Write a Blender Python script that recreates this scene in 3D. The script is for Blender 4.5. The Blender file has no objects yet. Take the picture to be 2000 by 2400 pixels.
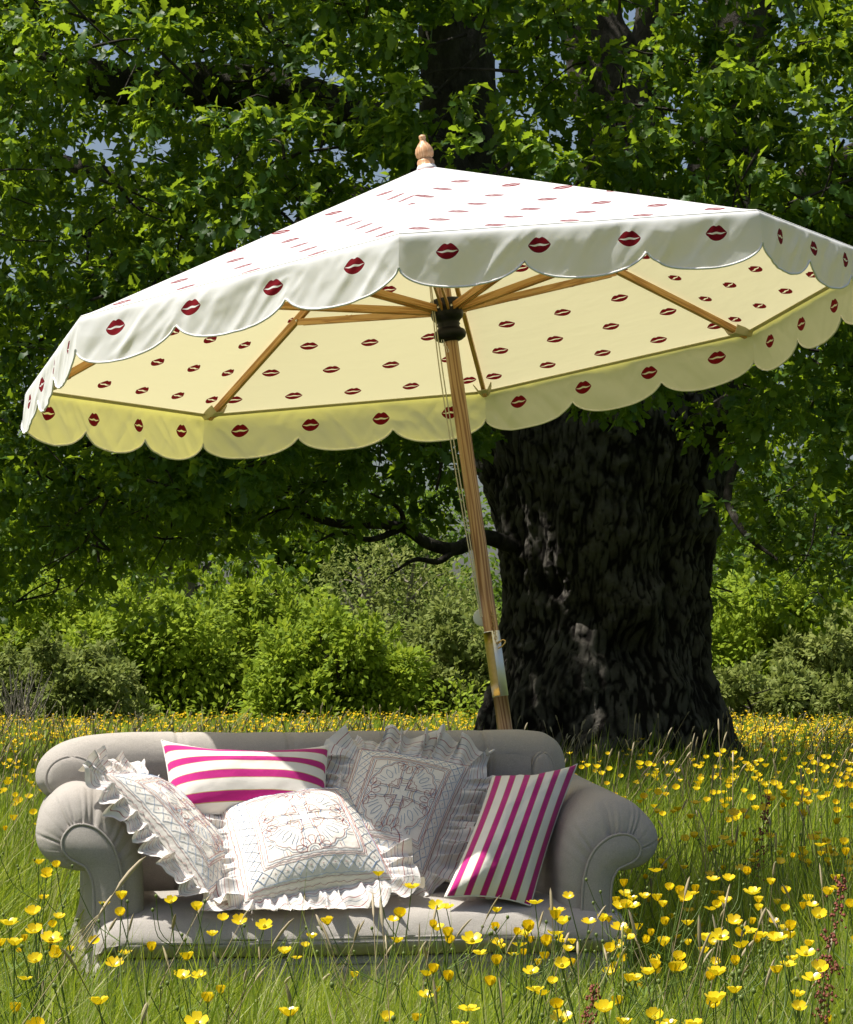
import bpy, bmesh, math, random
import numpy as np
from mathutils import Vector, Matrix
from mathutils.geometry import tessellate_polygon

random.seed(7)
RNG = np.random.default_rng(11)
PI = math.pi
SC = bpy.context.scene
COL = SC.collection

# ------------------------------------------------------------------ camera, sky, sun, exposure
PITCH = math.atan(410 / 6500)
CAMZ = 1.04
cam_d = bpy.data.cameras.new('camera')
cam_d.sensor_fit = 'HORIZONTAL'
cam_d.sensor_width = 36.0
cam_d.lens = 6500 / 2000 * 36.0
cam_d.clip_start = 0.1
cam_d.clip_end = 3000
cam = bpy.data.objects.new('camera', cam_d)
cam.location = (0, 0, CAMZ)
cam.rotation_euler = (PI / 2 + PITCH, 0, 0)
COL.objects.link(cam)
SC.camera = cam

SUN_EL, SUN_AZ = math.radians(67), math.radians(-96)      # azimuth clockwise from +Y (away from the camera)
SDIR = Vector((math.cos(SUN_EL) * math.sin(SUN_AZ), math.cos(SUN_EL) * math.cos(SUN_AZ), math.sin(SUN_EL)))
world = bpy.data.worlds.new('World')
SC.world = world
world.use_nodes = True
wn = world.node_tree
bg = wn.nodes['Background']
sky = wn.nodes.new('ShaderNodeTexSky')
sky.sky_type = 'NISHITA'
sky.sun_disc = False
sky.sun_elevation = SUN_EL
sky.sun_rotation = SUN_AZ % (2 * PI)
sky.air_density = 1.0
sky.dust_density = 4.0
wn.links.new(sky.outputs[0], bg.inputs[0])
bg.inputs[1].default_value = 0.08
sun_d = bpy.data.lights.new('sun', 'SUN')
sun_d.energy = 5.0
sun_d.angle = math.radians(0.55)
sun_d.color = (1.0, 0.955, 0.87)
sun = bpy.data.objects.new('sun', sun_d)
sun.rotation_euler = (-SDIR).to_track_quat('-Z', 'Y').to_euler()
sun.location = (-10, 0, 20)
COL.objects.link(sun)
SC.view_settings.view_transform = 'Standard'
SC.view_settings.look = 'None'
SC.view_settings.exposure = 0.56
SC.view_settings.gamma = 1.0
SC.view_settings.use_curve_mapping = False
SC.render.engine = 'CYCLES'
SC.cycles.max_bounces = 7
SC.cycles.diffuse_bounces = 3
SC.cycles.transmission_bounces = 4
SC.cycles.transparent_max_bounces = 6
SC.cycles.sample_clamp_indirect = 6.0
SC.cycles.use_denoising = True

CT, ST = math.cos(PITCH), math.sin(PITCH)


def UP(xv, yv, d):
    """world point at distance d (world y) under a point of the 1750 x 2100 view"""
    x = (xv * 8 / 7 - 1000) / 6500
    z = (1200 - yv * 8 / 7) / 6500
    wy, wz = CT - ST * z, ST + CT * z
    return np.array([x / wy * d, d, CAMZ + wz / wy * d])


# ------------------------------------------------------------------ numpy noise
def _h(ix, iy, iz, seed):
    n = (ix * 374761393 + iy * 668265263 + iz * 2147483647 + seed * 974634777) & 0x7fffffff
    n = ((n ^ (n >> 13)) * 1274126177) & 0x7fffffff
    n = n ^ (n >> 16)
    return (n & 0xffff) / 65535.0


def vnoise(P, seed=0):
    P = np.asarray(P, float)
    F = np.floor(P)
    I = F.astype(np.int64)
    f = P - F
    f = f * f * (3 - 2 * f)
    r = 0
    for dx in (0, 1):
        wx = f[..., 0] if dx else 1 - f[..., 0]
        for dy in (0, 1):
            wy = f[..., 1] if dy else 1 - f[..., 1]
            for dz in (0, 1):
                wz = f[..., 2] if dz else 1 - f[..., 2]
                r = r + wx * wy * wz * _h(I[..., 0] + dx, I[..., 1] + dy, I[..., 2] + dz, seed)
    return r * 2 - 1


def fbm(P, oct=3, seed=0):
    r = 0
    a = 1.0
    P = np.asarray(P, float)
    for k in range(oct):
        r = r + a * vnoise(P * (2 ** k), seed + k * 17)
        a *= 0.5
    return r / 1.75


def ridged(P, oct=3, seed=0):
    r = 0
    a = 1.0
    P = np.asarray(P, float)
    for k in range(oct):
        r = r + a * (1 - np.abs(vnoise(P * (2 ** k), seed + k * 17)))
        a *= 0.5
    return r / 1.75


# ------------------------------------------------------------------ materials
MATS = {}


def new_mat(name):
    m = bpy.data.materials.new(name)
    m.use_nodes = True
    m.node_tree.nodes.clear()
    MATS[name] = m
    return m, m.node_tree


class NT:
    def __init__(s, nt):
        s.nt = nt

    def n(s, t, **kw):
        nd = s.nt.nodes.new(t)
        for k, v in kw.items():
            setattr(nd, k, v)
        return nd

    def put(s, sock, v):
        if isinstance(v, bpy.types.NodeSocket):
            s.nt.links.new(v, sock)
        elif v is not None:
            if isinstance(v, (tuple, list)) and len(v) == 3 and sock.type == 'RGBA':
                v = (*v, 1)
            sock.default_value = v

    def m(s, op, a, b=None, c=None):
        nd = s.n('ShaderNodeMath', operation=op)
        for i, v in enumerate((a, b, c)):
            if v is not None:
                s.put(nd.inputs[i], v)
        return nd.outputs[0]

    def mix(s, f, a, b, mode='MIX'):
        nd = s.n('ShaderNodeMix', data_type='RGBA', blend_type=mode)
        s.put(nd.inputs[0], f)
        s.put(nd.inputs[6], a)
        s.put(nd.inputs[7], b)
        return nd.outputs[2]

    def ramp(s, f, stops):
        nd = s.n('ShaderNodeValToRGB')
        e = nd.color_ramp.elements
        while len(e) < len(stops):
            e.new(0.5)
        for i, (p, c) in enumerate(stops):
            e[i].position = p
            e[i].color = (*c, 1) if len(c) == 3 else c
        s.put(nd.inputs[0], f)
        return nd.outputs[0]

    def noise(s, vec, scale, detail=3, rough=0.5):
        nd = s.n('ShaderNodeTexNoise')
        s.put(nd.inputs['Vector'], vec)
        nd.inputs['Scale'].default_value = scale
        nd.inputs['Detail'].default_value = detail
        nd.inputs['Roughness'].default_value = rough
        return nd.outputs[0]

    def bump(s, h, dist, strength=1.0):
        nd = s.n('ShaderNodeBump')
        s.put(nd.inputs['Height'], h)
        nd.inputs['Distance'].default_value = dist
        nd.inputs['Strength'].default_value = strength
        return nd.outputs[0]

    def principled(s, col, rough=0.6, normal=None, spec=0.5, metal=0.0, sheen=0.0):
        b = s.n('ShaderNodeBsdfPrincipled')
        s.put(b.inputs['Base Color'], col)
        s.put(b.inputs['Roughness'], rough)
        b.inputs['Metallic'].default_value = metal
        b.inputs['Specular IOR Level'].default_value = spec
        if sheen:
            b.inputs['Sheen Weight'].default_value = sheen
        if normal is not None:
            s.put(b.inputs['Normal'], normal)
        return b.outputs[0]

    def out(s, sh):
        o = s.n('ShaderNodeOutputMaterial')
        s.nt.links.new(sh, o.inputs[0])

    def translucent(s, sh, col, f, normal=None):
        t = s.n('ShaderNodeBsdfTranslucent')
        s.put(t.inputs[0], col)
        if normal is not None:
            s.put(t.inputs['Normal'], normal)
        mx = s.n('ShaderNodeMixShader')
        mx.inputs[0].default_value = f
        s.nt.links.new(sh, mx.inputs[1])
        s.nt.links.new(t.outputs[0], mx.inputs[2])
        return mx.outputs[0]

    def obj(s):
        return s.n('ShaderNodeTexCoord').outputs['Object']

    def uv(s):
        return s.n('ShaderNodeTexCoord').outputs['UV']

    def attr(s, name):
        return s.n('ShaderNodeAttribute', attribute_name=name).outputs['Fac']

    def sep(s, v):
        nd = s.n('ShaderNodeSeparateXYZ')
        s.put(nd.inputs[0], v)
        return nd.outputs

    def comb(s, x, y, z=0.0):
        nd = s.n('ShaderNodeCombineXYZ')
        s.put(nd.inputs[0], x)
        s.put(nd.inputs[1], y)
        s.put(nd.inputs[2], z)
        return nd.outputs[0]


def leaf_mat(name, dark, mid, light, trans, tf=0.38, rough=0.42, spec=0.5):
    m, nt = new_mat(name)
    t = NT(nt)
    a = t.attr('tint')
    col = t.ramp(a, [(0.0, dark), (0.5, mid), (1.0, light)])
    tc = t.mix(a, tuple(c * 0.7 for c in trans), trans)
    p = t.principled(col, rough, None, spec)
    t.out(t.translucent(p, tc, tf))
    return m


M_oak = leaf_mat('oak_leaf', (.018, .055, .010), (.045, .105, .014), (.170, .240, .022), (.44, .62, .03), .40, .46, .28)
M_hedge = leaf_mat('hedge_leaf', (.095, .160, .012), (.195, .275, .018), (.310, .390, .030), (.48, .60, .05), .36, .6, .12)
M_hedge_dark = leaf_mat('dark_hedge_leaf', (.045, .095, .010), (.090, .155, .014), (.150, .225, .020), (.26, .40, .03), .34, .6, .12)
M_hedge_olive = leaf_mat('olive_leaf', (.100, .140, .025), (.165, .205, .045), (.28, .310, .080), (.32, .38, .08), .32, .6, .12)
M_grass = leaf_mat('grass_blade', (.080, .150, .009), (.195, .290, .018), (.54, .50, .25), (.56, .68, .05), .46, .5, .2)
M_seed = leaf_mat('seed_head', (.22, .17, .08), (.42, .35, .20), (.62, .52, .36), (.4, .34, .2), .3, .7, .2)
M_stem = leaf_mat('flower_stem', (.060, .110, .012), (.110, .170, .025), (.28, .28, .10), (.2, .3, .03), .15, .45, .4)


def petal_mat():
    m, nt = new_mat('buttercup_petal')
    t = NT(nt)
    a = t.attr('tint')
    nz = t.noise(t.obj(), 160, 2)
    col = t.ramp(t.m('ADD', a, t.m('MULTIPLY', t.m('SUBTRACT', nz, .5), .5)), [(0.0, (.58, .34, .004)), (0.5, (.80, .58, .006)), (1.0, (.88, .72, .02))])
    p = t.principled(col, .27, None, .45)
    t.out(t.translucent(p, (.80, .60, .01), .30))
    return m


M_petal = petal_mat()


def simple(name, col, rough=.6, metal=0., spec=.5, bumps=0., scale=60, var=0.):
    m, nt = new_mat(name)
    t = NT(nt)
    o = t.obj()
    nz = t.noise(o, scale, 3)
    c = col
    if var:
        c = t.mix(nz, tuple(x * (1 - var) for x in col), tuple(min(1, x * (1 + var)) for x in col))
    nrm = t.bump(nz, bumps) if bumps else None
    t.out(t.principled(c, rough, nrm, spec, metal))
    return m


M_hub = simple('black_hub_plastic', (.005, .005, .005), .45, 0, .25, .0006, 40, .3)
M_rope = simple('cream_cord', (.55, .50, .38), .8, 0, .2, .0005, 400, .15)
M_brass = simple('aged_brass', (.62, .42, .16), .28, 1.0, .5, .0004, 90, .2)
M_steel = simple('polished_steel', (.80, .80, .77), .48, 1.0, .5, .0003, 60, .05)
M_disc = simple('pale_plastic_disc', (.62, .66, .62), .35, 0, .5, 0, 60, .03)
M_fleg = simple('sofa_leg_wood', (.10, .05, .025), .4, 0, .5, .0005, 50, .3)
M_sorrel = simple('sorrel_seed', (.20, .055, .035), .7, 0, .3, .001, 200, .4)
M_fcentre = simple('flower_centre', (.55, .50, .03), .7, 0, .3, .002, 700, .3)
M_thread_r = simple('maroon_thread', (.34, .09, .10), .7, 0, .3)
M_thread_b = simple('blue_thread', (.19, .29, .46), .7, 0, .3)
M_thread_o = simple('ochre_thread', (.60, .40, .17), .7, 0, .3)


def wood_mat(name, a, b, c, scale):
    m, nt = new_mat(name)
    t = NT(nt)
    o = t.sep(t.obj())
    v = t.comb(t.m('MULTIPLY', o[0], 1.0), t.m('MULTIPLY', o[1], 1.0), t.m('MULTIPLY', o[2], .055))
    n1 = t.noise(v, scale * .55, 2)
    w = t.n('ShaderNodeTexWave', wave_type='BANDS', bands_direction='X')
    t.put(w.inputs['Vector'], v)
    w.inputs['Scale'].default_value = scale * .8
    w.inputs['Distortion'].default_value = 16
    w.inputs['Detail'].default_value = 2.5
    w.inputs['Detail Scale'].default_value = 1.2
    fine = t.noise(t.comb(o[0], o[1], t.m('MULTIPLY', o[2], .02)), scale * 8, 2)
    f = t.m('ADD', t.m('MULTIPLY', w.outputs[1], .6), t.m('MULTIPLY', fine, .4))
    col = t.ramp(f, [(.2, a), (.5, b), (.85, c)])
    col = t.mix(t.m('MULTIPLY', n1, .35), col, a)
    t.out(t.principled(col, .42, t.bump(f, .0008), .4))
    return m


M_pole = wood_mat('oiled_pole_wood', (.26, .125, .050), (.47, .275, .130), (.60, .390, .210), 30)
M_rib = wood_mat('rib_wood', (.42, .200, .050), (.60, .320, .100), (.68, .400, .150), 50)
M_finial = wood_mat('turned_finial_wood', (.52, .27, .13), (.66, .38, .20), (.74, .46, .27), 40)


def bark_mat(name='oak_bark', dark=(.014, .012, .010), mid=(.125, .112, .096), light=(.260, .240, .210), sc=1.0, bd=.11):
    m, nt = new_mat(name)
    t = NT(nt)
    o = t.sep(t.obj())
    v = t.comb(o[0], o[1], t.m('MULTIPLY', o[2], .5))
    n1 = t.noise(v, 7 * sc, 8, .72)
    rg = t.n('ShaderNodeTexNoise', noise_type='RIDGED_MULTIFRACTAL')
    t.put(rg.inputs['Vector'], v)
    rg.inputs['Scale'].default_value = 11 * sc
    rg.inputs['Detail'].default_value = 4
    cr = t.ramp(rg.outputs[0], [(.25, (1, 1, 1)), (1.0, (0, 0, 0))])
    n2 = t.noise(t.obj(), 2.2, 4)
    h = t.m('ADD', t.m('MULTIPLY', cr, .5), n1)
    col = t.ramp(n1, [(.28, dark), (.5, mid), (.78, light)])
    col = t.mix(t.m('MULTIPLY', t.m('SUBTRACT', 1.0, cr), .7), col, dark)
    moss = t.ramp(n2, [(.5, (0, 0, 0)), (.72, (1, 1, 1))])
    col = t.mix(t.m('MULTIPLY', moss, .35), col, (.050, .060, .018))
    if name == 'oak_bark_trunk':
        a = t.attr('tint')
        col = t.mix(t.ramp(a, [(.15, (1, 1, 1)), (.5, (0, 0, 0))]), col, (.014, .011, .009))  # bark's crevice colour, with shade between the plates painted into it
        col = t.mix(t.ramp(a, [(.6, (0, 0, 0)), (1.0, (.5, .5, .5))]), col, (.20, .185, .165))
    t.out(t.principled(col, .88, t.bump(h, bd), .2))
    return m


M_bark_trunk = bark_mat('oak_bark_trunk')
M_bark = bark_mat('oak_bark', (.010, .008, .007), (.055, .048, .040), (.150, .135, .115))
M_bark_pale = bark_mat('pale_bark', (.06, .055, .04), (.20, .18, .14), (.36, .33, .27), 3, .02)


def linen_mat():
    m, nt = new_mat('taupe_linen')
    t = NT(nt)
    o = t.obj()
    s = t.sep(o)
    w1 = t.m('SINE', t.m('MULTIPLY', t.m('ADD', s[0], t.m('MULTIPLY', s[1], .4)), 2400))
    w2 = t.m('SINE', t.m('MULTIPLY', t.m('ADD', s[2], t.m('MULTIPLY', s[1], .4)), 2400))
    n = t.noise(o, 420, 3, .7)
    n2 = t.noise(o, 9, 3)
    col = t.mix(t.ramp(n, [(.3, (0, 0, 0)), (.7, (1, 1, 1))]), (.370, .340, .305), (.560, .520, .475))
    col = t.mix(t.m('MULTIPLY', n2, .35), col, (.33, .295, .26))
    h = t.m('ADD', t.m('MULTIPLY', t.m('MULTIPLY', w1, w2), .25), n)
    wr = t.noise(o, 16, 3)
    b1 = t.n('ShaderNodeBump')
    t.put(b1.inputs['Height'], wr)
    b1.inputs['Distance'].default_value = .006
    b2 = t.n('ShaderNodeBump')
    t.put(b2.inputs['Height'], h)
    b2.inputs['Distance'].default_value = .0019
    t.nt.links.new(b1.outputs[0], b2.inputs['Normal'])
    t.out(t.principled(col, .9, b2.outputs[0], .15, 0, .15))
    return m


M_linen = linen_mat()


def lips_mask(t, x, y, hw):
    """printed lips centred on (0,0); hw half width"""
    x = t.m('DIVIDE', x, hw)
    y = t.m('DIVIDE', y, hw)
    x2 = t.m('MULTIPLY', x, x)
    q = t.m('MAXIMUM', t.m('SUBTRACT', 1.0, x2), 0.0)
    dip = t.m('MULTIPLY', t.m('EXPONENT', t.m('MULTIPLY', x2, -28.0)), .16)
    yu = t.m('SUBTRACT', t.m('MULTIPLY', t.m('POWER', q, 1.05), .74), dip)
    yl = t.m('MULTIPLY', t.m('POWER', q, .72), -.70)
    yc = t.m('SUBTRACT', t.m('MULTIPLY', t.m('COSINE', t.m('MULTIPLY', x, 7.0)), .035), .02)
    g = t.m('MULTIPLY', t.m('MAXIMUM', t.m('SUBTRACT', 1.0, t.m('MULTIPLY', x2, 1.15)), 0.0), .095)
    a = t.m('LESS_THAN', y, yu)
    b = t.m('GREATER_THAN', y, yl)
    c = t.m('GREATER_THAN', t.m('ABSOLUTE', t.m('SUBTRACT', y, yc)), g)
    d = t.m('LESS_THAN', x2, .96)
    return t.m('MULTIPLY', t.m('MULTIPLY', a, b), t.m('MULTIPLY', c, d))


def canvas_mat(name, kind):
    """white parasol canvas with a red lip print; UV is in metres (u along the side, v from the rim)"""
    m, nt = new_mat(name)
    t = NT(nt)
    uv = t.sep(t.uv())
    if kind == 'panel':
        r = t.m('DIVIDE', t.m('SUBTRACT', uv[1], .10), .167)
        row = t.m('ROUND', r)
        y = t.m('MULTIPLY', t.m('SUBTRACT', r, row), .167)
        odd = t.m('MODULO', t.m('ABSOLUTE', row), 2.0)
        c = t.m('DIVIDE', t.m('ADD', uv[0], t.m('MULTIPLY', odd, .1165)), .233)
        x = t.m('MULTIPLY', t.m('SUBTRACT', c, t.m('ROUND', c)), .233)
        lim = t.m('GREATER_THAN', uv[1], .03)
    else:
        c = t.m('SUBTRACT', t.m('DIVIDE', uv[0], .276), .5)
        x = t.m('MULTIPLY', t.m('SUBTRACT', c, t.m('ROUND', c)), .276)
        y = t.m('ADD', uv[1], .064)
        lim = t.m('LESS_THAN', t.m('ABSOLUTE', uv[0]), .56)
    mk = t.m('MULTIPLY', lips_mask(t, x, y, .0345), lim)
    mott = t.noise(t.comb(uv[0], uv[1]), 260, 2)
    red = t.mix(mott, (.17, .002, .008), (.31, .006, .016))
    fine = t.noise(t.comb(uv[0], uv[1]), 900, 2)
    soil = t.noise(t.comb(uv[0], uv[1]), 3.0, 4)
    base = t.mix(t.m('MULTIPLY', soil, .5), (.85, .87, .90), (.79, .80, .82))
    col = t.mix(mk, base, red)
    tr = t.mix(mk, ((.74, .67, .40) if kind == 'panel' else (.92, .82, .17)), (.10, .004, .006))
    o = t.obj()
    h = t.m('ADD', t.m('MULTIPLY', fine, .05), 0.0)
    b1 = t.bump(h, .006)
    if kind != 'panel':
        vo = t.n('ShaderNodeTexNoise', noise_type='RIDGED_MULTIFRACTAL')
        t.put(vo.inputs['Vector'], t.comb(t.m('ADD', t.m('MULTIPLY', uv[0], 1.6), uv[1]), t.m('MULTIPLY', uv[1], .7), t.m('MULTIPLY', t.sep(o)[0], .35)))
        vo.inputs['Scale'].default_value = 9
        vo.inputs['Detail'].default_value = 2.0
        b1 = t.bump(vo.outputs[0], .006, .8)
    else:
        wv = t.noise(t.comb(t.m('MULTIPLY', uv[0], 1.0), t.m('MULTIPLY', uv[1], 3.0)), 5, 2)
        b1 = t.bump(wv, .006, .6)
    p = t.principled(col, .85, b1, .2)
    t.out(t.translucent(p, tr, 0.38 if kind == 'panel' else .29, b1))
    return m


M_canvas = canvas_mat('canopy_canvas', 'panel')
M_valance = canvas_mat('valance_canvas', 'valance')
M_hem = simple('white_hem_binding', (.82, .81, .78), .8, 0, .2, .0006, 300, .04)


def tape_mat():
    m, nt = new_mat('cream_pocket_canvas')
    t = NT(nt)
    n = t.noise(t.obj(), 60, 2)
    t.out(t.translucent(t.principled(t.mix(n, (.60, .57, .42), (.72, .68, .52)), .85, None, .2), (.75, .62, .22), .25))
    return m


M_tape = tape_mat()


def stripe_mat():
    """cream cotton with magenta woven stripes edged in olive thread; UV: v across the stripes, in stripes"""
    m, nt = new_mat('magenta_striped_cotton')
    t = NT(nt)
    uv = t.sep(t.uv())
    f = t.m('SUBTRACT', uv[1], t.m('FLOOR', uv[1]))
    d = t.m('ABSOLUTE', t.m('SUBTRACT', f, .5))
    st = t.m('LESS_THAN', d, .195)
    ed = t.m('LESS_THAN', d, .225)
    fz = t.noise(t.comb(t.m('MULTIPLY', uv[0], 90.0), t.m('MULTIPLY', uv[1], 16.0)), 6, 3)
    col = t.mix(fz, (.70, .66, .60), (.84, .80, .74))
    col = t.mix(ed, col, (.50, .36, .14))
    mg = t.mix(fz, (.36, .008, .135), (.58, .030, .255))
    col = t.mix(st, col, mg)
    wr = t.noise(t.obj(), 14, 3)
    h = t.m('ADD', wr, t.m('MULTIPLY', fz, .12))
    t.out(t.principled(col, .85, t.bump(h, .006), .2, 0, .1))
    return m


M_stripe = stripe_mat()


def white_cotton():
    m, nt = new_mat('white_cotton')
    t = NT(nt)
    n = t.noise(t.obj(), 300, 3)
    n2 = t.noise(t.obj(), 18, 3)
    col = t.mix(n, (.70, .66, .60), (.81, .77, .70))
    h = t.m('ADD', n2, t.m('MULTIPLY', n, .05))
    t.out(t.principled(col, .88, t.bump(h, .007), .2, 0, .1))
    return m


M_cotton = white_cotton()


def frill_mat():
    m, nt = new_mat('frill_cotton')
    t = NT(nt)
    uv = t.sep(t.uv())       # u: metres along, v: 0..1 across
    wob = t.m('ADD', t.m('MULTIPLY', t.m('SINE', t.m('MULTIPLY', uv[0], 58.0)), .05), t.m('MULTIPLY', t.noise(t.comb(t.m('MULTIPLY', uv[0], 1.0), 0.0), 22, 2), .16))
    v = t.m('ADD', uv[1], wob)

    def line(c, w):
        return t.m('LESS_THAN', t.m('ABSOLUTE', t.m('SUBTRACT', v, c)), w)
    n = t.noise(t.obj(), 300, 2)
    col = t.mix(n, (.74, .71, .67), (.83, .80, .77))
    col = t.mix(line(.20, .011), col, (.38, .12, .13))
    col = t.mix(line(.30, .010), col, (.22, .28, .38))
    col = t.mix(line(.45, .009), col, (.60, .45, .30))
    col = t.mix(line(.60, .011), col, (.38, .12, .13))
    col = t.mix(line(.72, .010), col, (.24, .28, .36))
    col = t.mix(line(.88, .011), col, (.36, .11, .12))
    n2 = t.noise(t.obj(), 60, 2)
    p = t.principled(col, .88, t.bump(n2, .003), .2)
    t.out(t.translucent(p, (.75, .66, .55), .16))
    return m


M_frill = frill_mat()


def ground_mat():
    m, nt = new_mat('meadow_ground')
    t = NT(nt)
    o = t.obj()
    n = t.noise(o, 1.2, 5)
    n2 = t.noise(o, 14, 4)
    col = t.mix(n, (.035, .060, .010), (.075, .110, .018))
    col = t.mix(t.m('MULTIPLY', n2, .5), col, (.10, .085, .04))
    t.out(t.principled(col, .95, t.bump(n2, .05), .1))
    return m


M_ground = ground_mat()


# ------------------------------------------------------------------ object helpers
def link(name, me, mat=None, parent=None):
    o = bpy.data.objects.new(name, me)
    if mat is not None and me is not None:
        if len(me.materials) == 0:
            me.materials.append(mat)
    COL.objects.link(o)
    if parent is not None:
        o.parent = parent
    return o


def tag(o, label=None, cat=None, group=None, kind=None):
    for k, v in (('label', label), ('category', cat), ('group', group), ('kind', kind)):
        if v:
            o[k] = v
    return o


def empty(name, loc=(0, 0, 0)):
    o = bpy.data.objects.new(name, None)
    o.empty_display_size = .1
    o.location = loc
    COL.objects.link(o)
    return o


def tri_mesh(name, V, F, tint=None, uv=None, smooth=False):
    V = np.ascontiguousarray(V, dtype=np.float32)
    F = np.ascontiguousarray(F, dtype=np.int32)
    k = F.shape[1]
    me = bpy.data.meshes.new(name)
    me.vertices.add(len(V))
    me.vertices.foreach_set('co', V.ravel())
    me.loops.add(F.size)
    me.loops.foreach_set('vertex_index', F.ravel())
    me.polygons.add(len(F))
    me.polygons.foreach_set('loop_start', np.arange(0, F.size, k, dtype=np.int32))
    me.polygons.foreach_set('loop_total', np.full(len(F), k, dtype=np.int32))
    if smooth:
        me.polygons.foreach_set('use_smooth', np.ones(len(F), dtype=bool))
    if uv is not None:
        ul = me.uv_layers.new(name='UVMap')
        ul.data.foreach_set('uv', np.ascontiguousarray(uv, dtype=np.float32)[F.ravel()].ravel())
    if tint is not None:
        a = me.attributes.new('tint', 'FLOAT', 'POINT')
        a.data.foreach_set('value', np.ascontiguousarray(tint, dtype=np.float32))
    me.update(calc_edges=True)
    return me


def grid_faces(nu, nv, close_u=False, close_v=False):
    F = []
    iu = np.arange(nu if close_u else nu - 1)
    iv = np.arange(nv if close_v else nv - 1)
    U, Vv = np.meshgrid(iu, iv, indexing='ij')
    U = U.ravel()
    Vv = Vv.ravel()
    U1 = (U + 1) % nu
    V1 = (Vv + 1) % nv
    return np.stack([U * nv + Vv, U1 * nv + Vv, U1 * nv + V1, U * nv + V1], 1)


def tube_arrays(P, R, n=8, cap=True):
    """a tapered tube along the path P with radii R"""
    P = np.asarray(P, float)
    R = np.broadcast_to(np.asarray(R, float), (len(P),))
    T = np.gradient(P, axis=0)
    T /= np.linalg.norm(T, axis=1)[:, None] + 1e-12
    ref = np.array([0, 0, 1.0]) if abs(T[0][2]) < .9 else np.array([1.0, 0, 0])
    A = np.cross(T, ref)
    A /= np.linalg.norm(A, axis=1)[:, None] + 1e-12
    B = np.cross(T, A)
    th = np.arange(n) * 2 * PI / n
    V = P[:, None, :] + R[:, None, None] * (np.cos(th)[None, :, None] * A[:, None, :] + np.sin(th)[None, :, None] * B[:, None, :])
    V = V.reshape(-1, 3)
    F = grid_faces(len(P), n, False, True).tolist()
    if cap:
        F.append(list(range(n))[::-1])
        F.append([(len(P) - 1) * n + i for i in range(n)])
    return V, F


class MB:
    """collects shapes into one mesh"""

    def __init__(s):
        s.V = []
        s.F = []
        s.UV = []
        s.n = 0

    def add(s, V, F, uv=None):
        V = np.asarray(V, float)
        s.V.append(V)
        s.UV.append(np.zeros((len(V), 2)) if uv is None else np.asarray(uv, float))
        s.F += [[i + s.n for i in f] for f in (F.tolist() if isinstance(F, np.ndarray) else F)]
        s.n += len(V)
        return s

    def tube(s, P, R, n=8, cap=True):
        V, F = tube_arrays(P, R, n, cap)
        return s.add(V, F)

    def box(s, c, sx, sy, sz, R=None):
        V = np.array([[x, y, z] for x in (-1, 1) for y in (-1, 1) for z in (-1, 1)], float) * np.array([sx, sy, sz]) / 2
        if R is not None:
            V = V @ np.asarray(R).T
        V = V + np.asarray(c)
        return s.add(V, [[0, 1, 3, 2], [4, 6, 7, 5], [0, 4, 5, 1], [2, 3, 7, 6], [0, 2, 6, 4], [1, 5, 7, 3]])

    def lathe(s, prof, n=24, c=(0, 0, 0), R=None):
        th = np.arange(n) * 2 * PI / n
        V = np.array([[r * math.cos(a), r * math.sin(a), z] for r, z in prof for a in th])
        if R is not None:
            V = V @ np.asarray(R).T
        F = grid_faces(len(prof), n, False, True).tolist()
        F.append([(len(prof) - 1) * n + i for i in range(n)])
        F.append(list(range(n))[::-1])
        return s.add(V + np.asarray(c), F)

    def build(s, name, mat, parent=None, smooth=True, bevel=0, tint=None):
        me = bpy.data.meshes.new(name)
        V = np.concatenate(s.V)
        me.from_pydata(V.tolist(), [], s.F)
        uv = np.concatenate(s.UV)
        if np.any(uv):
            ul = me.uv_layers.new(name='UVMap')
            idx = np.zeros(len(me.loops), dtype=np.int32)
            me.loops.foreach_get('vertex_index', idx)
            ul.data.foreach_set('uv', uv[idx].astype(np.float32).ravel())
        if smooth:
            me.polygons.foreach_set('use_smooth', np.ones(len(me.polygons), dtype=bool))
        if tint is not None:
            a = me.attributes.new('tint', 'FLOAT', 'POINT')
            a.data.foreach_set('value', np.broadcast_to(np.asarray(tint, np.float32), (len(V),)).copy())
        me.update(calc_edges=True)
        o = link(name, me, mat, parent)
        if bevel:
            b = o.modifiers.new('bevel', 'BEVEL')
            b.width = bevel
            b.segments = 2
        if smooth and not bevel:
            pass
        return o


def smooth_path(pts, n):
    """Catmull-Rom resample to n points"""
    P = np.asarray(pts, float)
    Q = np.vstack([2 * P[0] - P[1], P, 2 * P[-1] - P[-2]])
    t = np.linspace(0, len(P) - 1 - 1e-9, n)
    i = t.astype(int)
    f = (t - i)[:, None]
    p0, p1, p2, p3 = Q[i], Q[i + 1], Q[i + 2], Q[i + 3]
    return .5 * ((2 * p1) + (-p0 + p2) * f + (2 * p0 - 5 * p1 + 4 * p2 - p3) * f ** 2 + (-p0 + 3 * p1 - 3 * p2 + p3) * f ** 3)


def resample(P, n, closed=False):
    P = np.asarray(P, float)
    if closed:
        P = np.vstack([P, P[0]])
    d = np.r_[0, np.cumsum(np.linalg.norm(np.diff(P, axis=0), axis=1))]
    t = np.linspace(0, d[-1], n + 1 if closed else n)
    if closed:
        t = t[:-1]
    return np.stack([np.interp(t, d, P[:, k]) for k in range(P.shape[1])], 1)


def copy_tree(o, parent=None):
    c = o.copy()
    COL.objects.link(c)
    c.parent = parent
    for ch in list(KIDS.get(o.name, [])):
        copy_tree_child(ch, c)
    return c


KIDS = {}


def copy_tree_child(ch, c):
    d = ch.copy()
    COL.objects.link(d)
    d.parent = c
    for g in KIDS.get(ch.name, []):
        copy_tree_child(g, d)


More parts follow.
